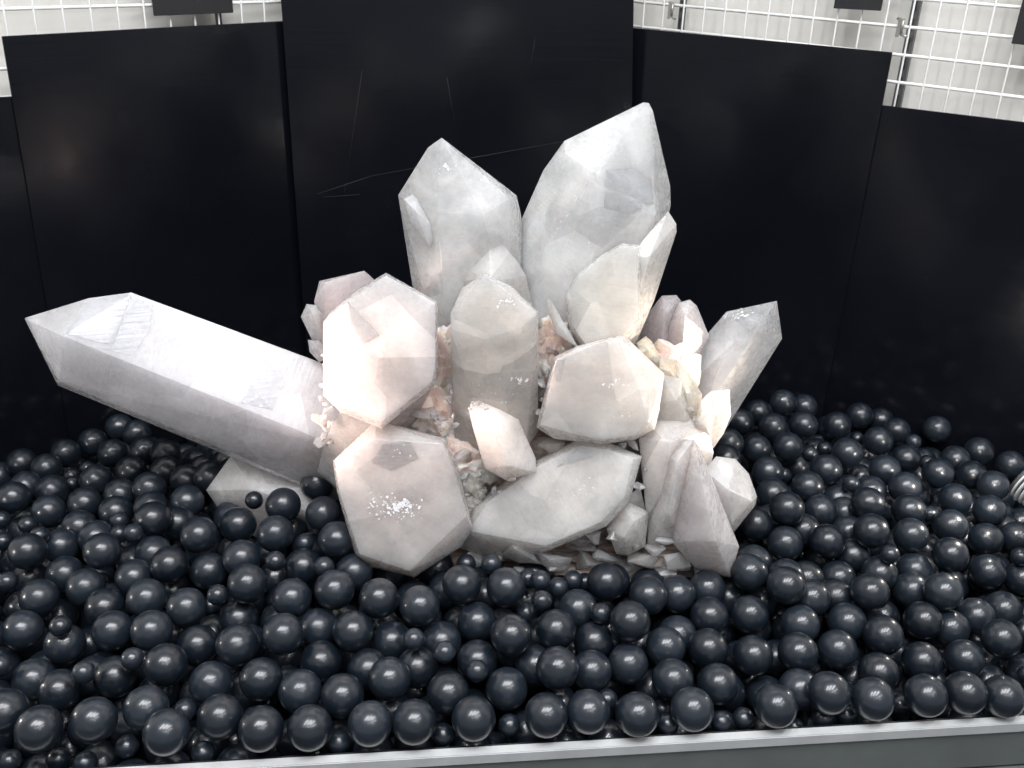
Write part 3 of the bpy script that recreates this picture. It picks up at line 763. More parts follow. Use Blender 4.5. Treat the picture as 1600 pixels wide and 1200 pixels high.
def veil_mat():
    q = NT('inner healing veil'); p = q.p; tc = q.add('ShaderNodeTexCoord'); oi = q.add('ShaderNodeObjectInfo')
    cx = q.add('ShaderNodeCombineXYZ'); q.l(q.math('MULTIPLY', oi.outputs['Random'], 30), cx.inputs[0])
    P = q.mapping(tc.outputs['Object'], (1,1,1), cx.outputs[0])
    n = q.noise(P, 45, 6, .7, 1.5)
    gr = q.add('ShaderNodeAttribute', attribute_name='fade')
    al = q.math('MULTIPLY', q.ramp(n, [(.50, (0,0,0)), (.72, (.6,.6,.6))]), gr.outputs['Fac'])
    q.l(al, p.inputs['Alpha']); p.inputs['Base Color'].default_value = (.95,.95,.96,1); p.inputs['Roughness'].default_value = .5
    return q.m
VEIL = veil_mat()
def veil(px, py, Y, w, h, seed, tilt=None):
    """a curved wispy sheet inside a crystal"""
    rnd = random.Random(seed); c = at(px, py, Y/1000); n = Vector(tilt or (rnd.gauss(0,.5), -1, rnd.gauss(.4,.5))).normalized()
    u = n.cross(Vector((0,0,1))).normalized(); v = u.cross(n); a = rnd.uniform(-.6, .6)
    u, v = u*math.cos(a)+v*math.sin(a), v*math.cos(a)-u*math.sin(a)
    N = 14; bm = bmesh.new(); G = []; fades = []
    for i in range(N+1):
        row = []
        for j in range(N+1):
            s, t = i/N*2-1, j/N*2-1
            d = u*s*w+v*t*h+n*(.25*w*noise.noise(Vector((s*1.3+seed, t*1.3, seed*.7))))
            row.append(bm.verts.new(d)); fades.append(max(0, 1-(s*s+t*t)**.5))
        G.append(row)
    for i in range(N):
        for j in range(N):
            f = bm.faces.new((G[i][j], G[i+1][j], G[i+1][j+1], G[i][j+1])); f.smooth = True
    bm.verts.ensure_lookup_table()
    keep = [inside(c+vv.co, .0012) for vv in bm.verts]
    bmesh.ops.delete(bm, geom=[f for f in bm.faces if not all(keep[x.index] for x in f.verts)] if not bm.verts.index_update() else [], context='FACES_ONLY')
    me = bm_mesh(bm, 'inner_veil'); at_ = me.attributes.new('fade', 'FLOAT', 'POINT')
    for k, fv in enumerate(fades): at_.data[k].value = min(1, fv*1.8)
    o = link('inner_veil', me, VEIL, cluster); o.location = c-CBASE; return o
for k, (x, y, Y, w, h) in enumerate(((950,300,975,.05,.07),(1000,250,985,.03,.05),(900,380,980,.06,.06),(990,330,972,.035,.02),(700,280,985,.05,.03),(740,380,975,.05,.05),(690,400,975,.04,.05),
    (1160,510,990,.03,.02),(1185,500,985,.02,.03),(1130,580,985,.04,.04),(620,730,838,.05,.03),(680,760,842,.04,.05),(590,800,842,.04,.04),(900,740,842,.06,.03),(820,790,848,.06,.04),
    (760,480,880,.04,.03),(780,580,884,.04,.05),(930,560,868,.05,.03),(960,640,862,.05,.03),(250,530,915,.08,.03),(130,520,915,.03,.03),(400,620,925,.08,.03),(1120,640,900,.02,.02),
    (1100,800,826,.03,.05),(1060,730,842,.02,.03),(600,480,868,.04,.03),(560,560,862,.04,.05),(660,560,866,.03,.05),(1150,760,875,.02,.03),(930,470,900,.03,.04))):
    veil(x, y, Y, w, h, k+1)


# ------------------------------------------------------------------ the balls
BALLS = """-3996,5927,-600,B -2887,5941,-590,B -3568,6048,-600,B -2083,6034,-600,B -1659,6068,-600,B -1137,6150,-604,B -215,6253,-596,B -745,6186,-598,B 441,6330,-594,B 1282,6394,-600,B -2479,6149,-600,B 1798,6485,-600,B
2593,6573,-600,B -1029,6638,-537,B 540,6714,-388,B 830,6406,-607,B -3157,6712,-557,B 3548,6714,-600,B 3125,6724,-560,B -2094,6987,-366,B 4069,6775,-588,B 97,7051,-310,B 78,6715,-674,B -2230,6614,-590,B
-2536,6933,-482,B -1441,6462,-597,B 4463,6827,-582,B 1266,7303,-294,B -1452,7152,-441,B -820,7379,-280,B -4187,6648,-880,B -1701,7549,-264,B 29,7643,-213,B -1838,6499,-604,B 4852,6853,-631,B -1238,7452,-268,B
-2609,7637,-308,B -423,7654,-213,B -471,6559,-605,B 2546,7324,-683,B -3910,7294,-698,B -2727,6653,-701,B 1263,7091,-651,B -4882,7382,-824,B 536,7245,-391,B -3436,7137,-532,B 1672,6882,-628,B -3194,7463,-505,B
-3171,6220,-610,B 3458,7505,-719,B -3712,6806,-831,B 5233,7733,-676,B 2130,6936,-712,B 3005,7359,-650,B 2970,7971,-295,B 2078,7310,-605,B 3944,7616,-602,B 2596,7819,-577,B 1078,7961,-345,B 4497,7960,-672,B
-2135,7527,-379,B -1744,6967,-674,B -3590,8112,-491,B 3914,8076,-419,B -4355,8236,-445,B -4871,7763,-723,B -5213,8300,-542,B 2661,8279,-383,B 890,6940,-621,B -1813,8298,-201,B 1646,7272,-574,B -2506,8409,-241,B
-3004,7147,-704,B -3351,8427,-319,B 4351,7501,-826,B 4748,8189,-455,B -3661,7615,-537,B -250,7474,-539,B 4847,7610,-866,B 4161,8940,-234,B 3673,8891,-369,B 5058,8808,-421,B 1519,7856,-417,B 2164,7755,-568,B
-4375,7206,-825,B 5605,8915,-715,B -3181,8145,-581,B 4680,9052,-348,B -3003,8706,-360,B 3261,9231,-171,B -4532,6833,-938,B 2905,9164,-364,B -3989,8765,-375,B 3115,7732,-602,B 3213,8927,-448,B -4453,7933,-696,B
3644,7851,-649,B 1854,8024,-515,B 3804,7243,-762,B -800,6933,-666,B 931,7330,-598,B -2045,8748,-194,B -2545,8941,-231,B -4381,6101,-600,B -224,7031,-636,B -2243,9379,-212,B 5835,9517,-687,B -5554,9440,-818,B
-3707,9909,-528,B -6057,9615,-764,B -1087,7243,-634,B -2159,8150,-471,B -4137,7656,-722,B -1843,7349,-597,B -2824,8174,-411,B 777,7652,-458,B 5254,9324,-384,B 4550,8457,-671,B 5199,8218,-797,B 4851,8028,-822,B
2787,10481,-291,B 4292,9476,-219,B 6094,10053,-621,B -1600,8094,-465,B 5600,10595,-433,B -3973,8064,-646,B -5072,8713,-774,B 5609,10034,-460,B -2715,7564,-714,B 4825,9537,-332,B 2208,8179,-551,B 3737,11019,-387,B
5569,8369,-810,B 5088,11407,-442,B -4773,8165,-725,B -3839,9427,-579,B -594,7265,-626,B 3299,8059,-516,B -1273,6901,-688,B 4469,10830,-325,B 4008,10238,-240,B 2944,6989,-789,B 3693,9889,-284,B 3771,9528,-384,B
-5160,9564,-765,B 4637,11818,-454,B 4973,10077,-349,B 6382,10617,-601,B 4104,11650,-385,B 3314,10338,-373,B 6314,12324,-721,B -5432,11041,-965,B -4673,9322,-701,B -5277,10161,-819,B 3301,10958,-403,B -5740,9934,-855,B
-6110,11093,-1027,B 4707,8818,-665,B 345,7011,-651,B 7095,11560,-824,B -4369,9649,-556,B 4892,10560,-403,B 3267,11841,-488,B 3680,11645,-435,B 4100,12695,-583,B 6632,11625,-665,B -5871,11413,-1028,B 6294,11040,-710,B
-4883,10331,-773,B 3248,9793,-348,B -6201,10715,-1036,B 4211,8591,-565,B 5283,12682,-741,B 5448,11228,-609,B -6613,10863,-1066,B -3901,8455,-618,B 3772,8607,-666,B 4010,8921,-579,B -3823,9029,-613,B 6293,9667,-744,B
3631,8241,-632,B -5300,11577,-951,B -4595,10787,-781,B -4768,9710,-713,B -3351,6106,-978,s 2891,10855,-269,B 5694,12247,-741,B -2640,6053,-951,s 114,6395,-811,s -4055,10017,-664,B 1824,7597,-699,B -5031,9102,-781,B
6037,8933,-808,B -4385,10241,-691,B -4973,10994,-875,B -3881,6584,-572,s -212,6726,-475,s -4701,8811,-703,B -3469,6721,-509,s -528,6838,-365,s -832,6955,-329,s -5791,12109,-1173,B 6241,11456,-724,B -1432,6168,-876,s
2342,6643,-853,s -4336,7139,-530,s 2120,6588,-852,s -2874,7490,-346,s 394,7487,-239,s -493,6275,-839,s -3945,5998,-1055,s 3510,9240,-474,B -6237,10223,-1007,B -4221,9283,-584,B -2399,7962,-262,s 3647,12336,-584,B
377,7759,-199,s 988,7426,-316,s -4382,5991,-1097,s 4498,12891,-745,B 2794,8622,-506,B -5221,7840,-589,s -2922,6452,-856,s 3392,8552,-644,B -3682,5964,-1044,s 4264,8574,-280,s -4106,8491,-376,s -135,7993,-197,s
4599,10172,-489,B 4057,9297,-511,B 1599,6514,-838,s 572,7868,-367,s 3132,6731,-898,s -2913,9067,-267,s 3374,6794,-905,s 5648,12754,-849,B 733,7995,-368,s 252,7619,-513,s -1869,7872,-236,s 3099,8366,-490,B
4256,9988,-271,s -2200,8429,-364,s -4738,6701,-649,s -5501,8879,-616,s 4125,9682,-500,B 4155,10063,-557,B -4526,9066,-642,s 3918,10660,-265,s -6940,10821,-1270,B 3970,6975,-920,s -5639,8573,-635,s -2539,7223,-731,B
1035,6706,-751,s -5912,9057,-697,s -407,8197,-370,s 5956,8969,-520,s -4415,8798,-623,s 5114,9588,-406,s -5225,8599,-550,s -2612,9604,-418,s 5658,11573,-526,s 4293,11187,-489,s -5610,10192,-916,s -5699,10382,-921,s
259,7946,-333,s 4915,11699,-591,s 5579,10897,-459,s -5578,10569,-922,s 5304,7244,-721,s 3164,9434,-490,B 638,7867,-599,s 3417,6853,-1518,B 654,6406,-1060,B 1584,6583,-1477,B 2012,6551,-1439,B -2344,6053,-1115,B
2591,6673,-1115,B 1047,6481,-1047,B 3721,6857,-1140,B -1130,6231,-1086,B -235,6348,-1074,B 3811,6921,-1526,B 4928,7353,-1516,B 2568,6812,-1489,B -49,6556,-1360,B 431,6580,-1450,B -3685,6202,-1323,B 2190,6784,-1167,B
1163,6533,-1476,B -2917,5958,-1127,B 1604,8358,-692,B 2726,7226,-1117,B -4041,7013,-1042,B 285,6576,-1078,B -754,6364,-1060,B -3334,9435,-779,B -481,6526,-1426,B -3202,10024,-881,B 2927,6989,-1494,B 4121,7231,-1580,B
3193,6943,-1199,B 5176,7617,-1182,B -4844,8003,-1174,B 5335,7375,-1584,B 5206,7206,-1245,B -3510,10344,-961,B -611,8066,-646,B -3478,6488,-1134,B -969,8122,-815,B -3709,10760,-993,B -2814,10056,-788,B -5241,8037,-1112,B
1809,6888,-1336,B -1902,6169,-1359,B -5346,8421,-1010,B -1722,6531,-1435,B -4109,10757,-982,B -5126,7256,-1209,B -3332,6852,-1055,B 5557,7661,-1067,B 2504,8372,-828,B -2694,6318,-1182,B 2925,7683,-1041,B 2301,7189,-1060,B
-4158,6564,-1594,B -4143,6011,-1286,B -2325,7653,-798,B 4480,7401,-1532,B -3038,7667,-1016,B -4656,7245,-1215,B 1988,8970,-1139,B -1481,6415,-1138,B -4463,7837,-1406,B -1874,6376,-1073,B -2080,6931,-978,B 2917,6829,-1140,s
-2932,6853,-1070,B -2475,6875,-1009,B -430,7764,-837,B 1332,6783,-995,B -2238,8781,-722,B -2122,6548,-1421,B -3274,5925,-1215,B 2891,8415,-924,B -4256,8697,-953,B 4069,7958,-859,B 6016,11902,-1035,B -3916,11092,-1083,B
4401,7212,-1188,B -4319,11124,-1123,B -3557,9874,-987,B -901,6552,-1381,B 6503,10305,-1053,B 4226,8315,-948,B 2528,7631,-1028,B -6010,9579,-1250,B 601,6787,-952,B 3142,8038,-973,B -2551,8394,-844,B 3956,11155,-783,B
3712,7523,-1123,B -2264,6464,-1050,B -1806,8770,-707,B -3420,7963,-937,B -5624,8720,-1002,B -250,6741,-999,B 5311,9040,-1044,B -1032,6712,-1035,B -637,6745,-1100,B -3292,10679,-952,B 6046,9528,-1117,B -3018,9663,-867,B
-185,8049,-678,B 4818,11085,-867,B -4316,8181,-1068,B 1827,7940,-995,B 4545,10722,-820,B -4812,6393,-1343,B 2742,8046,-962,B 3524,8889,-905,B 6815,11098,-1096,B 4417,11835,-909,B 4315,7997,-1173,B -2527,9143,-724,B
4001,7214,-1198,B 3642,10691,-626,s -5119,11885,-1427,B -3109,8826,-817,B -3906,6522,-1225,B 6,7726,-816,B 1528,7166,-1032,B 4942,9126,-875,B 5693,8764,-1165,B 1621,6876,-1019,s -1241,7609,-795,B 4081,7673,-1156,B
3497,7186,-1105,B -4996,6854,-1267,B -533,7131,-1088,B -3360,6608,-1521,B -2176,7319,-960,B -2368,8041,-884,B -1671,7689,-809,B 156,7355,-818,B 6619,10686,-1109,B 5440,10708,-889,B 5205,9567,-928,B 3759,7920,-1128,B
4594,7553,-1126,s 642,8169,-731,B 2336,7975,-960,B 1075,7256,-1054,B -1316,6575,-1465,B 6225,10710,-1047,B -4574,8220,-1374,B -3417,7561,-939,B 4899,10309,-804,B -2296,6908,-1365,B -4627,6513,-1665,s 4684,7852,-1230,B
4856,12587,-935,B 5843,9933,-1016,B 2434,7394,-1377,B 4810,9570,-865,B 237,8036,-714,B -4980,7629,-1214,B -4727,11815,-1469,B -1450,7287,-907,B -2049,9212,-702,B -2240,9562,-676,B -4296,6310,-1154,B -5377,7600,-1171,B
-2698,8760,-775,B -3804,9569,-1066,B 5272,8004,-1217,B 5577,9612,-1068,B -4007,6926,-1515,B -1528,6213,-1495,B 6984,10763,-1254,B 7401,11407,-1222,B 4158,11535,-854,B 5675,10349,-942,B 5289,10262,-881,B 3418,8315,-1055,B
1416,8041,-847,B -821,7736,-752,B 4646,9933,-896,B 3315,7707,-1123,B 5004,8564,-843,B 5902,8373,-1121,B 6278,12223,-1196,B 5969,9267,-1409,B -4697,8673,-1169,B 6061,10292,-1030,B 4995,11445,-958,B 1438,7624,-889,B
-4475,6607,-1353,B 3711,7302,-1459,B 3125,7337,-1121,B 5826,10712,-1012,B 3768,9204,-867,B 1881,7315,-928,s -5810,8412,-1177,B 4284,7777,-1506,B 4545,9142,-924,B -3339,8461,-873,B -5787,9248,-1234,B -3544,7188,-1004,B
3637,8207,-1387,B -3613,9229,-979,B 3310,12278,-905,B -3673,8269,-980,B 5791,9641,-1404,B -3799,7643,-1025,B -4501,11433,-1300,B -2766,7999,-856,B 181,6883,-1373,B -4281,7162,-1325,B -2633,9573,-810,B 3568,10310,-770,B
2859,9171,-852,B -4218,7528,-1473,B -3094,6319,-1164,B 1018,8062,-817,B 47,7020,-1021,B -2699,6229,-1485,B 1360,6972,-1359,B -4048,9331,-1333,B -5819,11500,-1561,B -4401,6906,-1609,B -831,7315,-1383,B 3555,11873,-875,B
7252,11042,-1154,B -3246,6979,-1427,B -6285,11522,-1576,B -3126,7920,-870,s -3503,8858,-877,B 3354,10646,-737,B -4523,8398,-1000,s 5610,11049,-1018,B 5294,8556,-1123,B -2139,8061,-1211,B -3872,10335,-1361,B 380,7391,-1159,B
-4584,6063,-1314,B 2136,7553,-1035,B -2878,9281,-848,s -5618,8063,-1230,s 4813,11892,-914,B -5206,7741,-1574,B 4981,13060,-1196,B -5679,8576,-1520,B 2975,9548,-914,B -3640,6816,-1315,B -6174,9944,-1377,B -4185,9893,-1112,B
-5791,8205,-1620,B -4244,10316,-1147,B 399,7669,-866,B 1133,7610,-879,s 3095,11096,-806,B -1511,8551,-1102,B -5421,9589,-1577,B 6832,11963,-1227,B -3971,6219,-1581,B -5049,12160,-1538,s -2938,6589,-1417,B 6085,8715,-1229,B
-5965,11041,-1490,B -2110,8424,-849,B -5577,11174,-1442,B 5625,11804,-1061,B 2247,7048,-1461,B -5280,8771,-1200,B -2298,6147,-1411,B -6401,9620,-1323,B -2788,7221,-1134,B -4151,9079,-1011,B 3129,8538,-1222,B 5982,9993,-1405,B
-5014,9966,-1139,B 3258,9186,-880,B 5171,12550,-1191,B 4737,8438,-1114,B 5765,10440,-1341,B -4045,8045,-1032,s 648,7187,-934,B 5683,8205,-1520,s -5197,10412,-1210,B -2786,9271,-1140,B 1991,7327,-1331,B -5589,11837,-1475,B
-4918,10717,-1249,B -5026,8935,-1461,B 4405,9499,-809,B 4588,12282,-996,s -3749,6548,-1592,B 4343,12643,-1109,B -6353,11131,-1529,B -3931,7794,-1559,B -5619,9659,-1236,B 6005,11062,-1085,B 5065,8500,-1445,B -5379,8098,-1529,B
3083,8763,-879,B -5422,12183,-1589,B -2329,8421,-1183,B 4177,13039,-1065,B -1714,8392,-797,B 5788,11437,-1031,B -1078,7787,-1180,B 975,8530,-1038,B 4030,11143,-1176,B -1614,7398,-1370,B 4550,8521,-1340,s -5711,9949,-1248,s
-4574,9562,-1119,B -5406,9997,-1251,B -4540,7571,-1087,s -230,7692,-1175,B 5498,8583,-1466,B 772,7566,-968,B -1757,8168,-1160,B 4032,8148,-1412,B 5060,9935,-870,B -200,7334,-1000,B -5245,9466,-1233,B 3779,13097,-1168,B
4976,12225,-1064,B -3180,7303,-1132,B 6221,11377,-1206,B -5954,8895,-1146,B 1366,8515,-1190,B 5391,11479,-1005,B 2687,7704,-1388,B 558,8531,-1004,B -5189,9186,-1519,s -2596,8869,-1041,s -5361,11511,-1431,B 3530,11063,-816,B
1574,8163,-1209,B 4370,8729,-996,B -5982,11872,-1536,B 1952,8357,-890,B -5178,7255,-1531,s 5202,11870,-1005,B 1174,7399,-1413,B -2549,8091,-1237,B -1106,8441,-1114,B 2236,8457,-1153,B 4150,9160,-978,B -6030,10417,-1379,B
-2431,9943,-766,B 3489,9349,-1163,B 3959,13507,-1295,B -3164,8605,-1203,B 5503,9253,-1515,B -1119,6933,-1357,B 5618,8080,-1133,s 3760,11531,-900,B -4128,7798,-1191,B 4121,10752,-826,B -1807,7214,-1072,B -6824,10382,-1501,B
-1681,6759,-1100,B 1176,8163,-1171,B -451,8128,-1008,B -4959,8378,-1100,B 4551,8223,-1405,B -4627,8907,-1486,B -3854,8983,-1304,B -2947,8127,-1199,B 4939,8123,-1404,B -3530,8470,-1295,B -4859,8479,-1484,B -226,6993,-1312,B
-6608,6410,-1100,B -6132,6337,-998,s -8443,5954,-1092,B -7958,6040,-1071,B -7466,6006,-1147,s -7137,5972,-1104,B -6742,6034,-1117,B -6296,5925,-1048,B -7081,6761,-1036,B -6683,6800,-1048,B -5059,5971,-873,B -8541,6423,-1014,B
-8156,6384,-1118,B -7757,6375,-955,B -7369,6486,-1078,B -6997,6342,-1038,B -7849,8403,-1479,B -7453,8445,-1450,B -5715,6334,-972,B -5324,6426,-877,B -4864,6322,-863,B -8406,6790,-1095,B -7991,6748,-1128,B -7599,6813,-1089,B
4056,12730,-1419,B 4571,12654,-1548,s 4872,12714,-1566,B 5261,12786,-1502,B 5816,12588,-1659,B -4154,8410,-946,s -2946,8442,-801,B -8323,8402,-1307,B -1346,7992,-845,B -7137,7990,-1448,B -6738,8028,-1308,s -6449,7971,-1230,B
-5979,8007,-1238,B -6540,8757,-1176,s -3861,8697,-1024,B 8305,8388,-1418,B 6460,8069,-1279,B 6874,7942,-1278,B 7303,7993,-1389,B 7728,8044,-1529,B 8104,7932,-1451,B 8586,8007,-1471,B 8996,8032,-1467,B -1814,8057,-769,s
3402,13148,-1598,B 3883,13144,-1552,B 4283,13164,-1549,B 4694,13094,-1578,B -7034,8368,-1366,B -6614,8348,-1248,B -6225,8396,-1156,B 6041,8014,-1158,B -5900,5951,-1099,B -6568,5633,-1103,s -6945,5530,-1131,s 4173,13524,-1686,B
4457,13429,-1626,s -7389,5667,-1047,B -7786,5679,-1089,B 3777,13832,-1688,B -8443,9596,-1478,B -8044,9589,-1450,B -7645,9550,-1404,B -7182,9624,-1423,B -6702,9404,-1385,B 5801,9220,-1045,B 6245,9156,-1131,s 6693,9136,-1068,B
-7805,7593,-1507,B -7440,7648,-1326,s -7021,7580,-1333,s -6691,7615,-1319,B -6168,7653,-1204,B 4736,7359,-1115,s -921,7456,-1019,B 9123,9147,-1527,B -8330,9214,-1444,B 3897,8858,-1047,B 4795,8850,-1143,B 5202,8777,-934,s
-5765,7691,-1117,B 5610,7195,-1224,B 6092,7184,-1391,B -8252,7730,-1500,B -4866,9296,-1180,B 6491,8789,-1077,B 6954,8818,-1164,s 7288,8729,-1261,B 7676,8820,-1296,B 8080,8749,-1515,s 8548,8800,-1494,B 8961,8768,-1483,B
-8061,7278,-1443,B 959,6877,-1106,B -8265,6934,-1441,B -7892,6816,-1521,B -7495,6801,-1475,B -7097,6843,-1477,B -6581,6908,-1419,B -6197,6827,-1343,B -3806,7201,-1306,B -7611,7223,-1405,B -7236,7318,-1507,B -6874,7258,-1314,B
-6318,7211,-1373,B -5940,7203,-1180,B -5528,7231,-1112,B -8554,7356,-1485,B 3651,12751,-1452,B 3470,12281,-1276,B 3834,12398,-1395,B 4365,12342,-1371,B 4764,12375,-1377,B 5216,12312,-1510,B 5500,12413,-1408,s 5943,12338,-1539,s
7105,9153,-1157,B 7498,9196,-1219,B 7949,9151,-1377,B 8340,9140,-1461,B 8738,9147,-1418,B -4549,9054,-1073,B -3232,9151,-734,s 3253,12737,-1419,B 5426,9869,-1004,s 6285,9891,-1166,B 6680,9925,-1114,B 7071,9932,-1108,B
7466,9897,-1160,B 7950,9975,-1211,B 8324,9988,-1354,B 3353,9950,-790,B 3891,9583,-899,B -4194,9507,-1005,B 8736,9880,-1468,B 9131,9941,-1478,B -7636,10321,-1462,B -7247,10238,-1505,B -6440,10291,-1435,B -5587,10356,-1294,B
-6980,9965,-1369,B -6591,9939,-1551,B 6493,9523,-1149,B 6890,9562,-1096,B 7291,9530,-1143,B 7766,9519,-1228,B 8129,9636,-1355,B 3504,9561,-803,B -5805,6750,-1332,B -5431,6871,-1255,B -5203,6413,-1315,s 8539,9488,-1483,B
8933,9535,-1531,B -8254,9950,-1495,B -7853,9986,-1438,B -7451,9834,-1632,B 8054,10343,-1327,B 8461,10438,-1378,B 3960,10390,-771,B 4340,10387,-896,B -4766,10265,-1240,B -3904,10413,-959,B -8477,6527,-1405,B -8111,6427,-1532,B
5777,11960,-1502,B 6178,11942,-1463,B 6621,11912,-1572,B 7043,11867,-1596,B 3336,11931,-1198,s 3709,11962,-1236,B 7266,10329,-1125,B 7707,10320,-1130,B -5758,10709,-1410,B -5437,10652,-1204,s 6866,10331,-1220,B -3616,11477,-1530,B
4104,11885,-1280,B 4494,11974,-1283,B 4882,11992,-1376,B 5352,11953,-1399,B 3781,9971,-755,B 4198,9830,-969,B -4576,9956,-1053,B 8876,10310,-1497,B -7469,10704,-1458,B -7082,10625,-1455,s -6618,10722,-1575,B -6221,10736,-1527,B
8306,10824,-1340,B 8752,10690,-1486,B -6843,11141,-1580,B -5132,11152,-1296,B -4703,11088,-1295,B 5043,10739,-924,B 7494,10654,-1188,B 7918,10713,-1257,B -8090,5702,-1479,B -7611,5780,-1463,s -7247,5618,-1417,B -6864,5688,-1509,B
-6466,5709,-1484,B -5979,5634,-1538,B -5556,5682,-1371,B -5186,5776,-1491,B -4787,5709,-1400,B -8299,6075,-1509,B -7901,6055,-1486,B -7503,6088,-1458,B -7017,6056,-1476,B -6702,5933,-1412,s -6238,6070,-1417,B -5804,6162,-1385,s
-7510,6500,-1521,s -7236,6389,-1443,B -6795,6584,-1516,B -6427,6420,-1457,B -5993,6391,-1316,B -5530,6461,-1305,B -5386,6089,-1339,B -4980,6030,-1260,B 8979,10535,-1112,B 7631,11001,-821,B 8008,10922,-927,B 8408,10997,-949,B
7847,11325,-922,B -8489,5728,-1452,B -6947,10222,-1065,B 7131,10267,-707,B 3891,11547,-1304,B 4336,11555,-1212,B 4730,11493,-1301,B 5094,11655,-1333,B 5558,11601,-1427,B -3997,11571,-1610,B 8239,10599,-872,B 8598,10635,-1044,B
-3825,11141,-1471,B -3383,11175,-1377,B 5952,11626,-1367,B 6383,11600,-1496,B 6862,11528,-1537,s 7153,11555,-1544,s -4212,11904,-1664,B 3507,11619,-1208,B -4425,10667,-1212,B 6428,11035,-1177,B 7829,11105,-1364,s 8097,11165,-1231,B
4412,11094,-883,B 5199,11102,-986,B -4670,11241,-1664,B -4215,11237,-1576,B 4471,11187,-1300,B -5103,11294,-1722,B 7766,9773,-919,B 8166,9795,-837,B 8537,9843,-983,B 8973,9921,-997,s -7796,10212,-1103,B -7398,10174,-1121,B
5295,11208,-1407,B 5695,11176,-1387,B 6075,11164,-1512,B 6517,11224,-1518,B 7041,11247,-1617,B 7340,11206,-1659,s -4459,11590,-1666,B 3646,11238,-1235,B -5215,10925,-1615,B -4855,10754,-1650,B -4440,10838,-1573,B -4000,10796,-1369,B
-3605,10732,-1378,B -3127,10798,-1312,B -2714,10874,-1350,B 4908,11134,-1294,B 7604,10156,-780,B 8072,10239,-922,B 8457,10239,-1031,B 8838,10161,-1127,B 7335,10635,-747,B 7725,10592,-824,B 6954,9898,-725,B 7365,9780,-790,B
-2913,10341,-1131,B -2587,10498,-1302,B 4724,10790,-1207,B 5153,10834,-1392,B 5529,10757,-1279,B 5908,10810,-1394,B 6324,10803,-1485,B 6737,10891,-1547,B 3153,11893,-957,B 4251,12277,-976,B 5452,12249,-1149,B 5853,12228,-1199,B
-5003,10394,-1559,B -4608,10454,-1555,B -4212,10487,-1509,B -3325,10451,-1329,B 4585,11453,-913,B 6595,11498,-1132,B 6964,11427,-1268,B 2980,11554,-890,s 3375,11427,-870,B -4962,11497,-1408,B 3957,11893,-909,B 6459,11874,-1113,B
8017,9420,-907,s 8388,9487,-1088,B 8833,9503,-1144,B -8426,9826,-1098,B -7973,9854,-1079,B -7527,9796,-1111,B -7152,9889,-982,B -6715,9893,-1012,B 3949,12653,-1041,B 5609,12687,-1332,B -3750,9614,-1363,s -3383,9589,-1225,B
-2987,9628,-1265,B -2562,9707,-1181,B -2072,9696,-1138,B 5601,10076,-1315,B 7464,10336,-1479,B -5571,10804,-1751,B 3270,10434,-1119,B 3650,10443,-1244,B 4041,10455,-1157,B 4575,10366,-1169,s 3854,12264,-1017,B 3559,12578,-995,B
-3181,10082,-1276,B -2770,10026,-1333,B -2335,10013,-1167,s 4892,10387,-1197,B 5286,10392,-1264,B 6209,10437,-1372,B 6576,10339,-1496,B 7043,10362,-1594,s 7238,10778,-1562,B 7601,10901,-1586,B 3452,10789,-1098,B 3834,10797,-1218,B
4330,10724,-1224,B -4375,10057,-1423,B -4037,10011,-1351,s -3737,9959,-1334,B 3708,9642,-1136,s 4201,9655,-1329,B 4543,9682,-1274,s 4909,9695,-1242,B 5359,9609,-1404,B 6102,8819,-1519,s 6616,8822,-1541,s 7050,8917,-1521,B
6576,9673,-1562,B 7031,9685,-1449,B 7401,9682,-1606,B 7796,9615,-1615,B -5674,10112,-1599,B -5258,10089,-1611,B -4821,10038,-1567,B 3289,9695,-1112,B 3915,10029,-1194,B 4344,10124,-1197,B 4720,10042,-1304,B 5139,10124,-1213,s
3046,9264,-1211,B -2322,9395,-1052,B -1893,9258,-1115,B 6188,9627,-1477,B 6336,10063,-1412,s 6792,10002,-1490,B 7180,10054,-1484,B 7731,10007,-1566,B -6172,10295,-1733,B -5370,10462,-1703,B 3091,10056,-1074,B 3524,10082,-1127,B
-4234,8946,-1424,B -3472,8866,-1279,B -2883,8883,-1142,B 4248,8475,-1335,B 6010,8402,-1521,B 6405,8441,-1481,B -6636,8904,-1593,B -6264,8840,-1462,B 6414,9296,-1497,B 6813,9200,-1411,s 4553,13010,-1213,B -834,8171,-1084,s
-78,8060,-1137,B 319,8144,-1139,B -5873,8925,-1537,B -5447,8936,-1418,s -5806,9706,-1586,B -5068,9741,-1465,B -4587,9724,-1485,B -4179,9689,-1456,B 3902,9255,-1278,B 4325,9275,-1319,B 4706,9351,-1224,B 5105,9327,-1232,B
2866,8903,-1192,B 3265,8914,-1208,B 3630,8974,-1362,B -2011,8820,-1092,s -1687,8919,-1061,B 7093,9311,-1576,B 7628,9253,-1593,B -6189,9651,-1689,B -6572,9427,-927,B 6742,9490,-691,B 7114,9397,-809,B 7518,9412,-823,B
6508,9027,-731,B 6958,9034,-751,B 7404,9027,-823,B 7841,9028,-966,B 4995,8892,-1487,B 5395,8866,-1348,s 5757,8944,-1516,B 4427,13388,-1176,B -8252,9466,-1089,B -7737,9488,-967,B -7330,9448,-1095,B -6960,9522,-933,B
-6071,9277,-1612,B -5675,9293,-1666,B -4892,9320,-1578,B -4455,9299,-1396,B -3570,9254,-1378,B -3188,9246,-1163,B 4089,8836,-1398,B 4481,8913,-1383,B 1753,8601,-1137,B 2609,8600,-1139,B 3465,8456,-1347,s 3736,8591,-1316,B
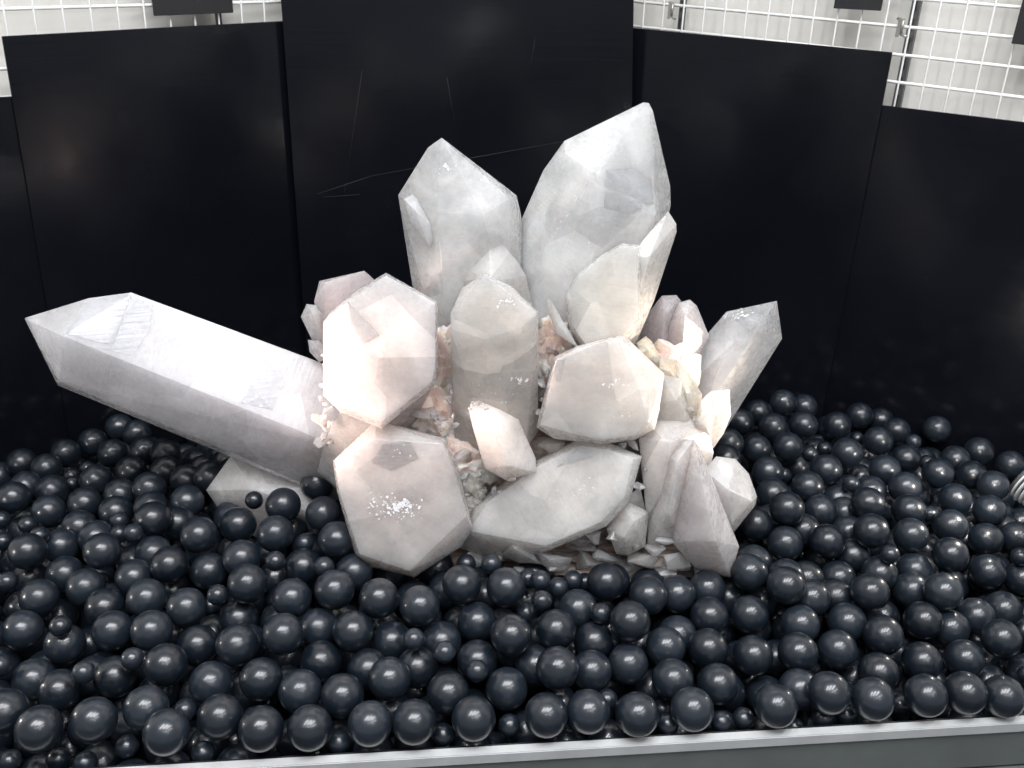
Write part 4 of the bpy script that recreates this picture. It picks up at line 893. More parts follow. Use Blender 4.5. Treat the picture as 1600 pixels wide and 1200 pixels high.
-1905,8545,-1170,B -663,8511,-1131,B -292,8522,-1048,s 133,8472,-988,B -7823,7239,-1066,B -7318,7112,-1017,B -5280,8558,-1538,B -4346,8543,-1311,B -3955,8501,-1383,B -2715,8525,-1204,B 5276,8152,-1490,s 6160,8031,-1540,B
-8038,7565,-1155,B -7566,7548,-1045,B -6312,6660,-998,B -6010,6768,-939,s -5568,6743,-895,B -5080,6732,-788,B -8651,7131,-1164,B -8222,7146,-1101,B 6508,7513,-989,B 6970,7455,-1006,B -6928,7135,-933,B -6491,7149,-1018,B
-6053,7113,-804,B -5725,7160,-880,s -5321,7124,-756,B -8460,7462,-1043,B 8236,9062,-1017,B 8633,9028,-1050,B 9029,9074,-1082,B -8687,9462,-1102,B 8463,8735,-1062,s 8840,8610,-1086,B -8450,9119,-1059,B -8045,9101,-1021,B
-4451,6186,-1670,B -3600,6221,-1526,s -3135,6187,-1484,B -5866,7335,-1551,B -5469,7323,-1501,B -4577,7384,-1581,B -648,6963,-1435,B 567,6966,-1311,B 6747,8680,-752,B 7156,8712,-884,B 7558,8669,-940,B 7971,8620,-984,s
-2520,6582,-1427,B -5004,6615,-1629,s -4278,5821,-1612,B -4952,6246,-1601,B -7596,9084,-1089,B -7201,9028,-1066,B -6678,9069,-899,s -6315,9074,-807,B -6934,8651,-923,B -6539,8749,-871,B -6142,8680,-746,B 6348,8660,-723,B
-6496,8516,-1591,B -6064,8497,-1508,B 761,8109,-1120,B 2061,8116,-1268,B 2450,8056,-1335,B 2843,8130,-1340,B 3240,8157,-1379,B -1360,8149,-1213,B 7162,7890,-996,B 7557,7871,-1105,B 7956,7861,-1086,B 8465,7925,-1086,B
8836,7806,-1178,B -8442,8311,-935,B -7995,8301,-1101,B -7596,8331,-1094,B -7209,8261,-1023,B -6714,8323,-861,B -6332,8317,-882,s -6016,8266,-744,B 6059,8172,-706,B 6574,8241,-828,B 6957,8365,-881,B 7385,8254,-986,B
7772,8333,-1048,B 8209,8301,-999,B 8587,8304,-1130,B 9063,8276,-1026,B -8629,8745,-1086,B -8232,8706,-1052,B -7732,8708,-1087,B -7330,8659,-981,B 948,7004,-1485,B -3590,7073,-1617,B -2712,6932,-1399,B -1899,6956,-1371,B
-1510,6991,-1199,s 745,6577,-1336,s -5165,6958,-1633,B -4784,7041,-1549,B -1226,7391,-1274,B -5048,8050,-1474,s -4148,8119,-1430,B -3757,8134,-1347,B -3336,8121,-1295,B 3513,7832,-1448,B 3890,7710,-1505,B 4736,7701,-1597,B
26,7320,-1330,B 755,7319,-1296,B 1595,7359,-1376,B -3836,7414,-1643,B -3467,7393,-1396,B -2967,7259,-1490,B -2430,7330,-1274,B -2043,7329,-1374,B 5782,7310,-1608,B -6064,7681,-1589,B -5690,7807,-1493,B -4807,7710,-1566,B
-3587,7772,-1356,B 2923,7388,-1462,B 3337,7443,-1443,B -425,7399,-1365,B -7318,7878,-982,B -6921,7890,-968,s -6577,7938,-853,B -6066,7888,-865,B -5704,8010,-720,B 5878,7830,-809,B 6300,7899,-875,B 6781,7796,-917,B
-7709,7921,-1053,B -7101,7519,-1034,s -6716,7474,-946,B -6350,7607,-851,B -5965,7503,-827,B -5500,7479,-717,B 6130,7523,-858,B -8117,5607,-1128,s -636,7686,-1181,B 7362,7529,-1033,B 7751,7457,-1095,B 8202,7481,-1126,B
8643,7462,-1113,B 9057,7526,-998,B -8658,7852,-1031,B -8132,7904,-1147,s 1794,7703,-1316,B 2220,7732,-1382,B 3073,7798,-1431,B -3191,7728,-1381,B -2744,7744,-1276,B -2345,7721,-1291,B -1870,7764,-1205,B -1472,7721,-1162,B
5135,7721,-1566,B 5531,7753,-1614,B 5917,7693,-1606,B -6324,8157,-1562,B 187,7765,-1191,B 578,7741,-1271,B 1011,7799,-1188,B 1402,7767,-1262,B 7079,7634,-1439,B -2029,7585,-766,s -7934,9180,-1405,B -7417,9222,-1419,B
-7022,9164,-1397,B -6653,9047,-1202,B -6266,9149,-1197,B -5475,9190,-1177,s 8738,7551,-1503,B 9125,7625,-1391,B -8505,8048,-1408,B -8118,8107,-1493,B -7732,8017,-1441,B 5786,7641,-1256,s 6285,7533,-1354,B 6702,7547,-1338,B
6691,8459,-1187,B 7098,8375,-1255,B 7495,8406,-1374,B 7902,8388,-1422,B 3841,8305,-1057,B 7504,7573,-1480,B 7890,7567,-1585,B 8327,7604,-1506,B 8771,8364,-1480,B 9170,8386,-1403,B -8561,8858,-1493,B -8060,8736,-1412,B
-7645,8807,-1472,B -7182,8739,-1443,B -6811,8693,-1301,B 6310,8388,-1090,B -5520,5983,-978,B -8648,5521,-1112,B -6094,5596,-1157,B 236,12448,-1318,B 537,12422,-1283,s 966,12379,-1354,B 1362,12339,-1394,B 1747,12377,-1292,B
2147,12359,-1290,B 2693,12303,-1362,B 341,8420,-650,B 902,8380,-695,s 1205,8401,-668,B -1175,13113,-1583,B -797,12980,-1586,B -324,13145,-1534,B -1221,8374,-623,B -760,8495,-667,B -374,8448,-764,B -50,8422,-676,s
1802,13044,-1509,B 2167,13206,-1538,B 2562,13170,-1585,B 3006,13200,-1616,B 1228,13588,-1686,B 1691,13431,-1566,B 2046,13640,-1581,B 66,13188,-1613,B 609,13127,-1485,B 1009,13140,-1501,B 1406,13091,-1491,B 1677,14520,-1512,B
2098,14570,-1607,B 2493,14529,-1650,B 1470,14862,-1531,B 2715,14142,-1478,B 3127,14117,-1479,s 800,14644,-1591,B 1218,14552,-1544,B 1908,14922,-1622,B -3302,13749,-1531,B -2900,13724,-1579,B -2503,13753,-1542,B -804,13703,-1531,B
-423,13821,-1497,B -38,13873,-1323,B 490,13834,-1407,B 828,13782,-1199,B 2664,13434,-1153,s 3156,13484,-1271,B 3549,13412,-1264,B 2475,13757,-1322,B 2899,13832,-1306,B 3312,13843,-1356,B -1404,14168,-1616,B -991,14273,-1514,s
-2026,13737,-1543,B -1635,13811,-1605,B -1154,13883,-1459,B 517,14368,-1527,B 1154,14128,-1490,s 1485,14167,-1535,B 1879,14179,-1460,B 2260,14175,-1337,B 1311,13770,-1339,B 1709,13748,-1316,B 2145,13785,-1308,s 70,12917,-1140,B
472,12957,-1149,B 851,13090,-1115,B 1248,13060,-1073,B 1659,13007,-1133,B -632,14160,-1460,B -285,14221,-1656,B 218,14102,-1527,B 2145,12973,-1109,B 2545,12973,-1092,B 3001,13005,-1132,B 3400,12974,-1132,B -1280,13014,-1196,B
-710,13074,-1204,B -318,13013,-1156,B 525,9285,-1044,B 981,9327,-1028,B 345,8854,-902,B -1276,8870,-1046,B -878,8882,-1003,B -492,8893,-1107,B -95,8926,-1074,B 725,8994,-856,B 1212,8851,-1008,B 1597,8956,-1041,B
2477,8888,-1026,s -428,9590,-1084,s -97,9667,-1073,B 413,9646,-912,B 748,9636,-1135,B 1195,9665,-1015,B 2766,9710,-1215,B -1055,9239,-1041,B -669,9307,-962,B -277,9268,-1000,s 91,9302,-1067,B 1388,9298,-1058,B
1828,9290,-939,B 2227,9258,-998,B 2596,9224,-1148,B -1481,9263,-1020,B -3957,13360,-1542,B -3557,13447,-1470,B -3111,13403,-1469,B -2706,13392,-1463,B -2276,13424,-1536,B -1769,13437,-1479,B -1411,13391,-1307,B -1019,13320,-1269,B
-523,13454,-1371,B -81,13390,-1217,s 234,13441,-1283,B 648,13424,-1202,B 1134,13409,-1232,B 1450,13358,-1165,s 1927,13302,-1174,B 2359,13412,-1156,B -3890,12567,-1460,B -3491,12623,-1439,B -3100,12594,-1342,B -2719,12628,-1219,B
-2284,12653,-1171,B -1893,12566,-1160,B -1496,12609,-1148,B -1107,12667,-1076,B -600,12588,-963,B -213,12643,-1045,B 221,12654,-1029,s 683,12648,-1007,B 1080,12704,-1002,B 1485,12643,-1018,B 1862,12699,-924,s 2280,12626,-895,B
-1148,10058,-1040,s -679,10103,-1042,B -264,10105,-976,B 113,10167,-1087,s 566,9984,-1060,B 966,10026,-1019,B 2217,10051,-1052,B 2689,10074,-1070,B -1765,9630,-1020,s -1333,9764,-990,B -844,9722,-1024,B 1618,9626,-1066,B
1979,9668,-899,B 2421,9625,-962,B -2470,12990,-1279,B -2094,13122,-1309,B -1585,13018,-1302,s 2655,12565,-1024,s 2996,12584,-1024,s -3770,12206,-1332,B -3320,12240,-1234,B -2932,12182,-1154,B -4540,12966,-1557,B -4031,12966,-1549,B
-3751,13026,-1443,s -3308,13058,-1519,B -2801,13005,-1504,B -1668,12273,-1001,B -1271,12293,-1053,B -862,12290,-1018,B -381,12118,-1000,s 37,12294,-961,B 435,12310,-994,B -4513,12169,-1445,s -4165,12200,-1391,B 1231,12334,-1015,B
1667,12239,-842,s 2044,12213,-903,B 2468,12275,-934,B 2911,12212,-957,B -2521,12293,-1127,B -2058,12212,-1072,B -1767,10443,-1065,B -1316,10400,-1140,B -906,10475,-1141,B -482,10409,-1030,s -43,10428,-1059,B 367,10392,-975,B
758,10366,-1059,B 1606,10422,-990,s 2061,10440,-936,B 2443,10389,-1043,B 2870,10430,-1103,B -1994,10086,-1095,B -1622,10011,-1039,s 1368,10025,-1035,B 1830,10041,-950,B -1861,10813,-1184,B -1485,10754,-1062,B -1084,10864,-1183,B
-619,10802,-1087,B -214,10790,-1112,B 184,10787,-1067,B 582,10791,-1037,B 983,10825,-952,B 1447,10741,-1043,B 1761,10797,-1004,s 2107,10849,-957,B 2633,10795,-1046,B 3052,10800,-1095,B 1153,10405,-1008,B -2183,10432,-1183,B
-3973,11849,-1278,B -3546,11855,-1252,s -4882,12764,-1605,B -4286,12595,-1508,B 877,12261,-845,B -2620,11896,-1126,s -2327,11839,-1055,B -1922,11815,-1003,B -1441,11926,-1041,B -1053,11877,-960,B -536,11807,-796,B -158,11893,-895,B
-4372,11867,-1293,B 633,11875,-873,B 1039,11844,-830,B 1471,11889,-754,B 1890,11875,-754,B 2383,11891,-862,B 2737,11953,-921,s -3054,11801,-1152,B -4079,11444,-1183,B -3707,11483,-1031,B -3313,11436,-1081,B -2937,11463,-947,B
229,11820,-828,B -2540,11512,-970,B -2123,11469,-921,B -1726,11461,-873,B -1341,11569,-889,B -835,11459,-782,B -402,11432,-834,B 57,11463,-773,B 457,11487,-771,B 856,11490,-789,B 1280,11539,-695,B 1738,11500,-759,B
2132,11559,-794,B 2515,11464,-727,B -1309,11194,-1183,B -836,11165,-1078,B -453,11228,-1176,B -60,11154,-1184,B 321,11244,-1102,B 766,11139,-1107,B 1166,11152,-1113,B 1589,11253,-1103,B 2050,11240,-1021,B 2448,11228,-1059,B
2835,11204,-1157,B 3262,11150,-1166,B -1745,11187,-1267,B -2250,10821,-1275,B -3516,11109,-964,B -3118,11106,-926,B -2634,11051,-890,B -2239,11094,-846,B -1841,11079,-885,B -1360,11181,-786,B -979,11097,-696,B -599,10977,-721,B
-152,11123,-786,B 292,11157,-811,s 707,11128,-710,B 1085,11182,-755,s 1443,11123,-754,B 1838,11068,-729,B -249,11573,-1304,B 118,11593,-1146,B 639,11594,-1167,B 1033,11528,-1147,B 1415,11611,-1065,B 1851,11544,-1187,B
2304,11596,-1154,B 3108,11610,-1236,B -708,11523,-1266,B -3811,11936,-1633,B -3273,12004,-1612,B -2920,11828,-1548,B 2636,11623,-1174,s -2983,11168,-1382,B -2542,11218,-1241,B -2142,11206,-1223,B -1664,10775,-695,B 2316,11106,-695,B
2710,11041,-709,B -1280,10661,-683,B -912,10724,-826,B 2485,10699,-686,B 2958,10697,-720,B -2900,10760,-960,B -2408,10721,-921,B -2032,10659,-799,B -3086,10388,-763,B -2657,10422,-831,B -2267,10335,-803,B -1888,10313,-660,B
2677,10229,-673,B 3057,10312,-769,B 1236,11952,-1274,B 1641,11920,-1181,B 2039,11895,-1146,B 2431,12022,-1252,B 2880,11944,-1268,B -2541,11933,-1473,B 778,11964,-1237,B -3119,12364,-1699,B -2755,12494,-1594,B -2371,12381,-1603,B
-1998,12332,-1467,B -1508,12390,-1484,B -1128,12279,-1426,B -673,12319,-1381,B -3215,11550,-1451,B -2804,11521,-1320,B -2327,11604,-1398,B -1938,11529,-1345,B -1560,11584,-1226,B -1102,11565,-1210,B -3549,12291,-1654,B -2034,9945,-717,B
2959,9932,-689,B -1790,9551,-663,B 2706,9559,-604,B -1656,9140,-682,B -241,12324,-1353,B -2186,12801,-1653,s -1735,12652,-1534,s -1395,12775,-1497,B -925,12625,-1430,B -492,12764,-1446,B -93,12762,-1477,B 304,12809,-1480,B
3080,12367,-1284,B 1167,12759,-1391,B 1565,12730,-1426,B 1958,12713,-1348,B 2452,12659,-1330,B 2817,12796,-1419,B -2540,12744,-1592,s -2139,11967,-1384,B -1727,11965,-1319,B -1306,11854,-1319,s -879,12036,-1275,s -570,11949,-1245,B
-80,11962,-1297,B 310,12046,-1270,B 768,12734,-1408,B 2390,9284,-607,B -1393,8735,-686,B -1008,8825,-629,B 2276,8701,-821,B 2572,8939,-696,B 812,13558,-1626,B 2583,13799,-1651,s 2193,13995,-1695,B 3244,13523,-1577,s
2914,13611,-1638,B 2424,13539,-1665,B"""
LABELS = '''large black ball resting along the front rail, second from the left
large black ball resting along the front rail, fifth from the left
large black ball resting along the front rail, third from the left
large black ball resting along the front rail, seventh from the left
large black ball resting along the front rail, eighth from the left
large black ball resting along the front rail, ninth from the left
large black ball resting along the front rail, eleventh from the left
large black ball resting along the front rail, tenth from the left
large black ball resting along the front rail, twelfth from the left
large black ball resting along the front rail, fourteenth from the left
large black ball resting along the front rail, sixth from the left
large black ball resting along the front rail, fifteenth from the left
large black ball resting along the front rail, sixteenth from the left
large black ball before the crystals, fifth large row from the back, ninth from left
large black ball before the crystals, fifth large row from the back, thirteenth from left
large black ball resting along the front rail, thirteenth from the left
large black ball before the crystals, fifth large row from the back, fourth from left
large black ball resting along the front rail, eighteenth from the left
large black ball resting along the front rail, seventeenth from the left
large black ball before the crystals, third large row from the back, fifth from left
large black ball resting along the front rail, nineteenth from the left
large black ball before the crystals, third large row from the back, ninth from left
large black ball before the crystals, sixth large row from the back, fifth from left
large black ball before the crystals, fifth large row from the back, sixth from left
large black ball before the crystals, fourth large row from the back, third from left
large black ball before the crystals, sixth large row from the back, third from left
large black ball resting along the front rail, twentieth from the left
large black ball before the crystals, third large row from the back, eleventh from left
large black ball before the crystals, third large row from the back, seventh from left
large black ball before the crystals, second large row from the back, eighth from left
large black ball before the crystals, sixth large row from the back, first from left
large black ball before the crystals, second large row from the back, sixth from left
large black ball below the small bluish one under the pointed front crystal
large black ball before the crystals, sixth large row from the back, second from left
large black ball resting along the front rail, last but 1 from the left
large black ball before the crystals, second large row from the back, seventh from left
large black ball left of the crystals, seventh large row from the back, second from left
large black ball under the cluster, just right of the broad front crystal
large black ball before the crystals, sixth large row from the back, fourth from left
large black ball before the crystals, fourth large row from the back, tenth from left
large black ball before the crystals, third large row from the back, second from left
large black ball before the crystals, fifth large row from the back, fifth from left
large black ball before the crystals, fifth large row from the back, fifteenth from left
large black ball before the crystals, third large row from the back, first from left
large black ball before the crystals, third large row from the back, tenth from left
large black ball before the crystals, third large row from the back, third from left
large black ball before the crystals, fifth large row from the back, sixteenth from left
large black ball before the crystals, second large row from the back, fourth from left
large black ball resting along the front rail, fourth from the left
large black ball before the crystals, fourth large row from the back, twelfth from left
large black ball before the crystals, fifth large row from the back, third from left
large black ball before the crystals, fourth large row from the back, fourteenth from left
large black ball before the crystals, fifth large row from the back, seventeenth from left
large black ball before the crystals, fourth large row from the back, eleventh from left
large black ball right of the crystals, ninth large row from the back, second from left
large black ball before the crystals, fourth large row from the back, ninth from left
large black ball before the crystals, third large row from the back, seventeenth from left
large black ball before the crystals, third large row from the back, fourteenth from left
large black ball before the crystals, first large row from the back, first from left
large black ball before the crystals, third large row from the back, eighteenth from left
large black ball before the crystals, second large row from the back, fifth from left
large black ball before the crystals, fifth large row from the back, seventh from left
large black ball left of the crystals, sixth large row from the back, third from left
large black ball before the crystals, second large row from the back, fourteenth from left
large black ball left of the crystals, fifth large row from the back, fourth from left
large black ball before the crystals, second large row from the back, first from left
large black ball left of the crystals, fifth large row from the back, first from left
large black ball right of the crystals, eighth large row from the back, first from left
large black ball before the crystals, fifth large row from the back, fourteenth from left
large black ball cut by the lower left edge of the broad front crystal
large black ball before the crystals, fourth large row from the back, eighth from left
large black ball left of the crystals, fifth large row from the back, seventh from left
large black ball before the crystals, fourth large row from the back, second from left
large black ball left of the crystals, fifth large row from the back, sixth from left
large black ball before the crystals, fifth large row from the back, nineteenth from left
large black ball before the crystals, second large row from the back, sixteenth from left
large black ball before the crystals, second large row from the back, third from left
large black ball before the crystals, third large row from the back, eighth from left
large black ball before the crystals, fourth large row from the back, thirteenth from left
large black ball right of the crystals, seventh large row from the back, fifth from left
large black ball right of the crystals, seventh large row from the back, third from left
large black ball right of the crystals, eighth large row from the back, eighth from left
large black ball before the crystals, second large row from the back, tenth from left
large black ball before the crystals, third large row from the back, thirteenth from left
large black ball before the crystals, fourth large row from the back, first from left
large black ball right of the crystals, eighth large row from the back, ninth from left
large black ball left of the crystals, sixth large row from the back, fourth from left
large black ball right of the crystals, seventh large row from the back, sixth from left
large black ball left of the crystals, fourth large row from the back, eighth from left
large black ball right of the crystals, sixth large row from the back, third from left
large black ball before the crystals, fifth large row from the back, first from left
large black ball right of the crystals, sixth large row from the back, first from left
large black ball left of the crystals, fourth large row from the back, fifth from left
large black ball before the crystals, third large row from the back, fifteenth from left
large black ball right of the crystals, seventh large row from the back, first from left
large black ball left of the crystals, seventh large row from the back, first from left
large black ball before the crystals, third large row from the back, sixteenth from left
large black ball before the crystals, second large row from the back, eleventh from left
large black ball before the crystals, fifth large row from the back, eighteenth from left
large black ball before the crystals, fifth large row from the back, tenth from left
large black ball before the crystals, fourth large row from the back, seventh from left
large black ball half hidden behind the upper left edge of the broad front crystal
large black ball on the pale crystal, below left of the highest perched ball
large black ball resting along the front rail, first from the left
large black ball before the crystals, fifth large row from the back, eleventh from left
large black ball perched highest against the left side of the broad front crystal
large black ball right of the crystals, seventh large row from the back, seventh from left
large black ball left of the crystals, fourth large row from the back, first from left
large black ball left of the crystals, second large row from the back, eighth from left
large black ball left of the crystals, third large row from the back, first from left
large black ball before the crystals, fourth large row from the back, fifth from left
large black ball left of the crystals, sixth large row from the back, sixth from left
large black ball before the crystals, second large row from the back, second from left
large black ball before the crystals, third large row from the back, sixth from left
large black ball left of the crystals, sixth large row from the back, fifth from left
large black ball before the crystals, second large row from the back, ninth from left
large black ball right of the crystals, sixth large row from the back, seventh from left
large black ball before the crystals, second large row from the back, fifteenth from left
large black ball before the crystals, third large row from the back, twentieth from left
large black ball before the crystals, third large row from the back, nineteenth from left
large black ball right of the crystals, fourth large row from the back, first from left
large black ball right of the crystals, fifth large row from the back, fourth from left
large black ball right of the crystals, sixth large row from the back, eighth from left
large black ball left of the crystals, sixth large row from the back, seventh from left
large black ball right of the crystals, fourth large row from the back, sixth from left
large black ball left of the crystals, sixth large row from the back, second from left
large black ball left of the crystals, fifth large row from the back, second from left
large black ball right of the crystals, fifth large row from the back, seventh from left
large black ball before the crystals, third large row from the back, fourth from left
large black ball right of the crystals, sixth large row from the back, sixth from left
large black ball right of the crystals, ninth large row from the back, first from left
large black ball right of the crystals, third large row from the back, third from left
large black ball before the crystals, second large row from the back, seventeenth from left
large black ball right of the crystals, third large row from the back, fifth from left
large black ball left of the crystals, sixth large row from the back, first from left
large black ball left of the crystals, third large row from the back, seventh from left
large black ball before the crystals, fourth large row from the back, sixth from left
large black ball before the crystals, second large row from the back, twelfth from left
large black ball before the crystals, fifth large row from the back, eighth from left
large black ball right of the crystals, third large row from the back, fourth from left
large black ball right of the crystals, fourth large row from the back, third from left
large black ball before the crystals, sixth large row from the back, seventh from left
large black ball right of the crystals, fifth large row from the back, second from left
large black ball right of the crystals, sixth large row from the back, fourth from left
large black ball left of the crystals, third large row from the back, fourth from left
large black ball right of the crystals, second large row from the back, fifth from left
large black ball right of the crystals, fifth large row from the back, sixth from left
large black ball right of the crystals, fifth large row from the back, eighth from left
large black ball right of the crystals, second large row from the back, fourth from left
large black ball right of the crystals, fourth large row from the back, second from left
large black ball lying alone at the back against the right hand boards
large black ball left of the crystals, first large row from the back, third from left
large black ball left of the crystals, fourth large row from the back, third from left
large black ball left of the crystals, second large row from the back, fourth from left
large black ball right of the crystals, third large row from the back, second from left
large black ball left of the crystals, third large row from the back, third from left
large black ball left of the crystals, first large row from the back, first from left
large black ball right of the crystals, eighth large row from the back, seventh from left
large black ball before the crystals, fifth large row from the back, twelfth from left
large black ball right of the crystals, fourth large row from the back, ninth from left
large black ball left of the crystals, third large row from the back, sixth from left
large black ball right of the crystals, fourth large row from the back, fourth from left
large black ball right of the crystals, second large row from the back, first from left
large black ball right of the crystals, second large row from the back, third from left
rearmost large black ball right of the glassy right crystal, highest in the picture
large black ball right of the crystals, third large row from the back, sixth from left
large black ball left of the crystals, first large row from the back, second from left
large black ball right of the crystals, fourth large row from the back, eighth from left
large black ball left of the crystals, second large row from the back, fifth from left
large black ball right of the crystals, fifth large row from the back, first from left
large black ball left of the crystals, second large row from the back, third from left
large black ball right of the crystals, eighth large row from the back, sixth from left
large black ball right of the crystals, second large row from the back, sixth from left
large black ball right of the crystals, fourth large row from the back, fifth from left
large black ball left of the crystals, second large row from the back, second from left
large black ball left of the crystals, fifth large row from the back, fifth from left
large black ball right of the crystals, eighth large row from the back, fourth from left
large black ball right of the crystals, eighth large row from the back, fifth from left
large black ball left of the crystals, fourth large row from the back, sixth from left
large black ball right of the crystals, seventh large row from the back, eighth from left
large black ball before the crystals, second large row from the back, thirteenth from left
large black ball left of the crystals, first large row from the back, fourth from left
large black ball left of the crystals, first large row from the back, sixth from left
large black ball left of the crystals, third large row from the back, fifth from left
small black ball before the crystals, fifth small row from the back, first from left
large black ball right of the crystals, third large row from the back, first from left
large black ball right of the crystals, second large row from the back, eighth from left
small black ball before the crystals, fifth small row from the back, second from left
small black ball before the crystals, fifth small row from the back, fifth from left
large black ball left of the crystals, second large row from the back, seventh from left
large black ball before the crystals, third large row from the back, twelfth from left
large black ball left of the crystals, fourth large row from the back, second from left
large black ball right of the crystals, ninth large row from the back, third from left
large black ball left of the crystals, second large row from the back, sixth from left
large black ball left of the crystals, first large row from the back, fifth from left
small black ball before the crystals, third small row from the back, second from left
small black ball before the crystals, third small row from the back, fifth from left
large black ball left of the crystals, fifth large row from the back, third from left
small black ball before the crystals, third small row from the back, third from left
small black ball before the crystals, third small row from the back, fourth from left
small black ball before the crystals, second small row from the back, second from left
rearmost large black ball under the long crystal pointing left
large black ball right of the crystals, fourth large row from the back, seventh from left
small black ball before the crystals, fifth small row from the back, third from left
small black ball before the crystals, fifth small row from the back, eighth from left
small black ball before the crystals, second small row from the back, first from left
small black ball before the crystals, fifth small row from the back, seventh from left
small black ball before the crystals, first small row from the back, first from left
small black ball before the crystals, first small row from the back, fourth from left
small black ball before the crystals, fifth small row from the back, fourth from left
small black ball before the crystals, sixth small row from the back, second from left
large black ball right of the crystals, seventh large row from the back, second from left
large black ball left of the crystals, third large row from the back, second from left
large black ball left of the crystals, fourth large row from the back, fourth from left
small black ball left of the crystals, third small row from the back, second from left
large black ball right of the crystals, second large row from the back, second from left
small black ball before the crystals, first small row from the back, third from left
small black ball before the crystals, second small row from the back, fifth from left
small black ball before the crystals, sixth small row from the back, first from left
large black ball right of the crystals, first large row from the back, first from left
large black ball right of the crystals, eighth large row from the back, second from left
small black ball left of the crystals, fourth small row from the back, first from left
small black ball before the crystals, fourth small row from the back, first from left
large black ball right of the crystals, eighth large row from the back, third from left
small black ball before the crystals, sixth small row from the back, third from left
small black ball right of the crystals, fourth small row from the back, first from left
small black ball left of the crystals, second small row from the back, sixth from left
small bluish black ball touching the underside of the pointed front crystal
large black ball right of the crystals, fifth large row from the back, fifth from left
large black ball right of the crystals, seventh large row from the back, fourth from left
small black ball before the crystals, fifth small row from the back, sixth from left
small black ball before the crystals, first small row from the back, fifth from left
small black ball before the crystals, fifth small row from the back, ninth from left
small black ball lying alone on the pale crystal under the long left one
small black ball before the crystals, fourth small row from the back, third from left
large black ball right of the crystals, second large row from the back, seventh from left
small black ball before the crystals, first small row from the back, sixth from left
small black ball before the crystals, second small row from the back, third from left
small black ball left of the crystals, third small row from the back, fourth from left
large black ball just right of the tip of the downward lilac crystal
small black ball right of the crystals, second small row from the back, first from left
small black ball left of the crystals, third small row from the back, third from left
small black ball before the crystals, third small row from the back, first from left
small black ball left of the crystals, second small row from the back, second from left
large black ball right of the crystals, sixth large row from the back, fifth from left
large black ball right of the crystals, fifth large row from the back, third from left
small black ball left of the crystals, second small row from the back, fourth from left
small black ball right of the crystals, first small row from the back, first from left
large black ball left of the crystals, second large row from the back, first from left
small black ball before the crystals, fourth small row from the back, fourth from left
small black ball left of the crystals, third small row from the back, first from left
large black ball before the crystals, fourth large row from the back, fourth from left
small black ball before the crystals, fourth small row from the back, second from left
small black ball left of the crystals, second small row from the back, first from left
small black ball in shadow under the cluster behind two large balls
small black ball right of the crystals, fourth small row from the back, second from left
small black ball left of the crystals, second small row from the back, fifth from left
small black ball right of the crystals, third small row from the back, first from left
small black ball left of the crystals, second small row from the back, third from left
small black ball peeping out between two large balls below the glowing pink crystal
small black ball right of the crystals, first small row from the back, fourth from left
small black ball right of the crystals, first small row from the back, second from left
small black ball left of the crystals, first small row from the back, second from left
small black ball left of the crystals, first small row from the back, first from left
small black ball before the crystals, first small row from the back, second from left
small black ball right of the crystals, first small row from the back, third from left
small black ball right of the crystals, second small row from the back, second from left
small black ball left of the crystals, first small row from the back, third from left
small black ball before the crystals, third small row from the back, sixth from left
large black ball right of the crystals, sixth large row from the back, second from left
small black ball before the crystals, second small row from the back, fourth from left
large black ball before the crystals, eighth large row from the back, twelfth from left
large black ball before the crystals, eighth large row from the back, eighth from left
large black ball before the crystals, ninth large row from the back, fourth from left
large black ball before the crystals, ninth large row from the back, fifth from left
large black ball before the crystals, ninth large row from the back, second from left
large black ball before the crystals, seventh large row from the back, third from left
large black ball before the crystals, eighth large row from the back, ninth from left
large black ball before the crystals, seventh large row from the back, fourth from left
large black ball before the crystals, eighth large row from the back, second from left
large black ball before the crystals, eighth large row from the back, fifth from left
large black ball before the crystals, eighth large row from the back, thirteenth from left
large black ball before the crystals, seventh large row from the back, sixth from left
large black ball before the crystals, eighth large row from the back, tenth from left
large black ball before the crystals, eighth large row from the back, sixth from left
large black ball before the crystals, eighth large row from the back, seventh from left
large black ball before the crystals, eighth large row from the back, first from left
large black ball before the crystals, seventh large row from the back, second from left
large black ball before the crystals, ninth large row from the back, third from left
large black ball before the crystals, ninth large row from the back, first from left
large black ball before the crystals, first large row from the back, second from left
large black ball before the crystals, sixth large row from the back, sixth from left
large black ball before the crystals, fifth large row from the back, second from left
large black ball before the crystals, seventh large row from the back, first from left
large black ball before the crystals, eighth large row from the back, third from left
large black ball left of the crystals, fourth large row from the back, seventh from left
large black ball before the crystals, eighth large row from the back, fourth from left
large black ball left of the crystals, third large row from the back, eighth from left
large black ball before the crystals, eighth large row from the back, eleventh from left
large black ball before the crystals, seventh large row from the back, fifth from left'''.strip().split('\n')
NI = 300
allb = []
for tok in BALLS.split():
    f = tok.split(','); x, y, z = (int(v)/10000 for v in f[:3]); r = .02 if f[3] == 'B' else .0105
    allb.append((x, y, z, r, f[4] if len(f) > 4 else ''))
def sphere(r, u, v, name):
    bm = bmesh.new(); bmesh.ops.create_uvsphere(bm, u_segments=u, v_segments=v, radius=r)
    me = bm_mesh(bm, name, True); me.materials.append(BALL); return me
SB, SS = sphere(.02, 48, 28, 'ball'), sphere(.0105, 32, 18, 'small_ball')
for i, (x, y, z, r, lab) in enumerate(allb[:NI]):
    o = bpy.data.objects.new('black_ball', SB if r > .015 else SS); col.objects.link(o)
    o.location = (x, y, z); o.rotation_euler = (random.uniform(-.9, .9), random.uniform(-.9, .9), random.uniform(0, 6))
    grp = 'black balls filling the tray'
    lb = LABELS[i]
    tag(o, lb, 'ball', grp)
bm = bmesh.new(); bmesh.ops.create_uvsphere(bm, u_segments=20, v_segments=12, radius=1); tmp = bm_mesh(bm, 'tmp')
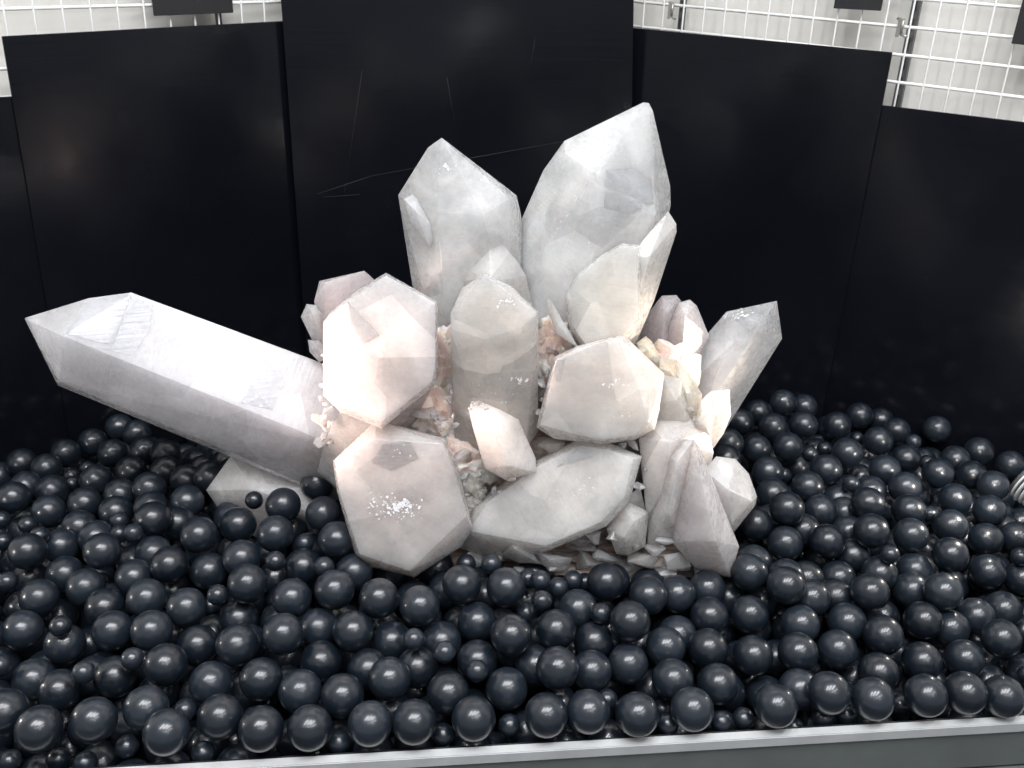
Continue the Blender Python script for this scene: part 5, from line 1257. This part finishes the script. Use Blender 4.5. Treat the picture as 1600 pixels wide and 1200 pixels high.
bv = [v.co.copy() for v in tmp.vertices]; bf = [tuple(p.vertices) for p in tmp.polygons]; bpy.data.meshes.remove(tmp)
V, Fc = [], []
for (x, y, z, r, lab) in allb[NI:]:
    o0 = len(V); q = Matrix.Rotation(random.uniform(-.8, .8), 3, 'X'); c = Vector((x, y, z))
    V += [tuple(c+(q @ v)*r) for v in bv]; Fc += [tuple(i+o0 for i in f) for f in bf]
me = bpy.data.meshes.new('balls_underneath'); me.from_pydata(V, [], Fc); me.update()
for p in me.polygons: p.use_smooth = True
tag(link('black_balls_underneath', me, BALL), 'black plastic balls of the deeper layers and the hidden corners of the tray', 'balls', 'black balls filling the tray', 'stuff')
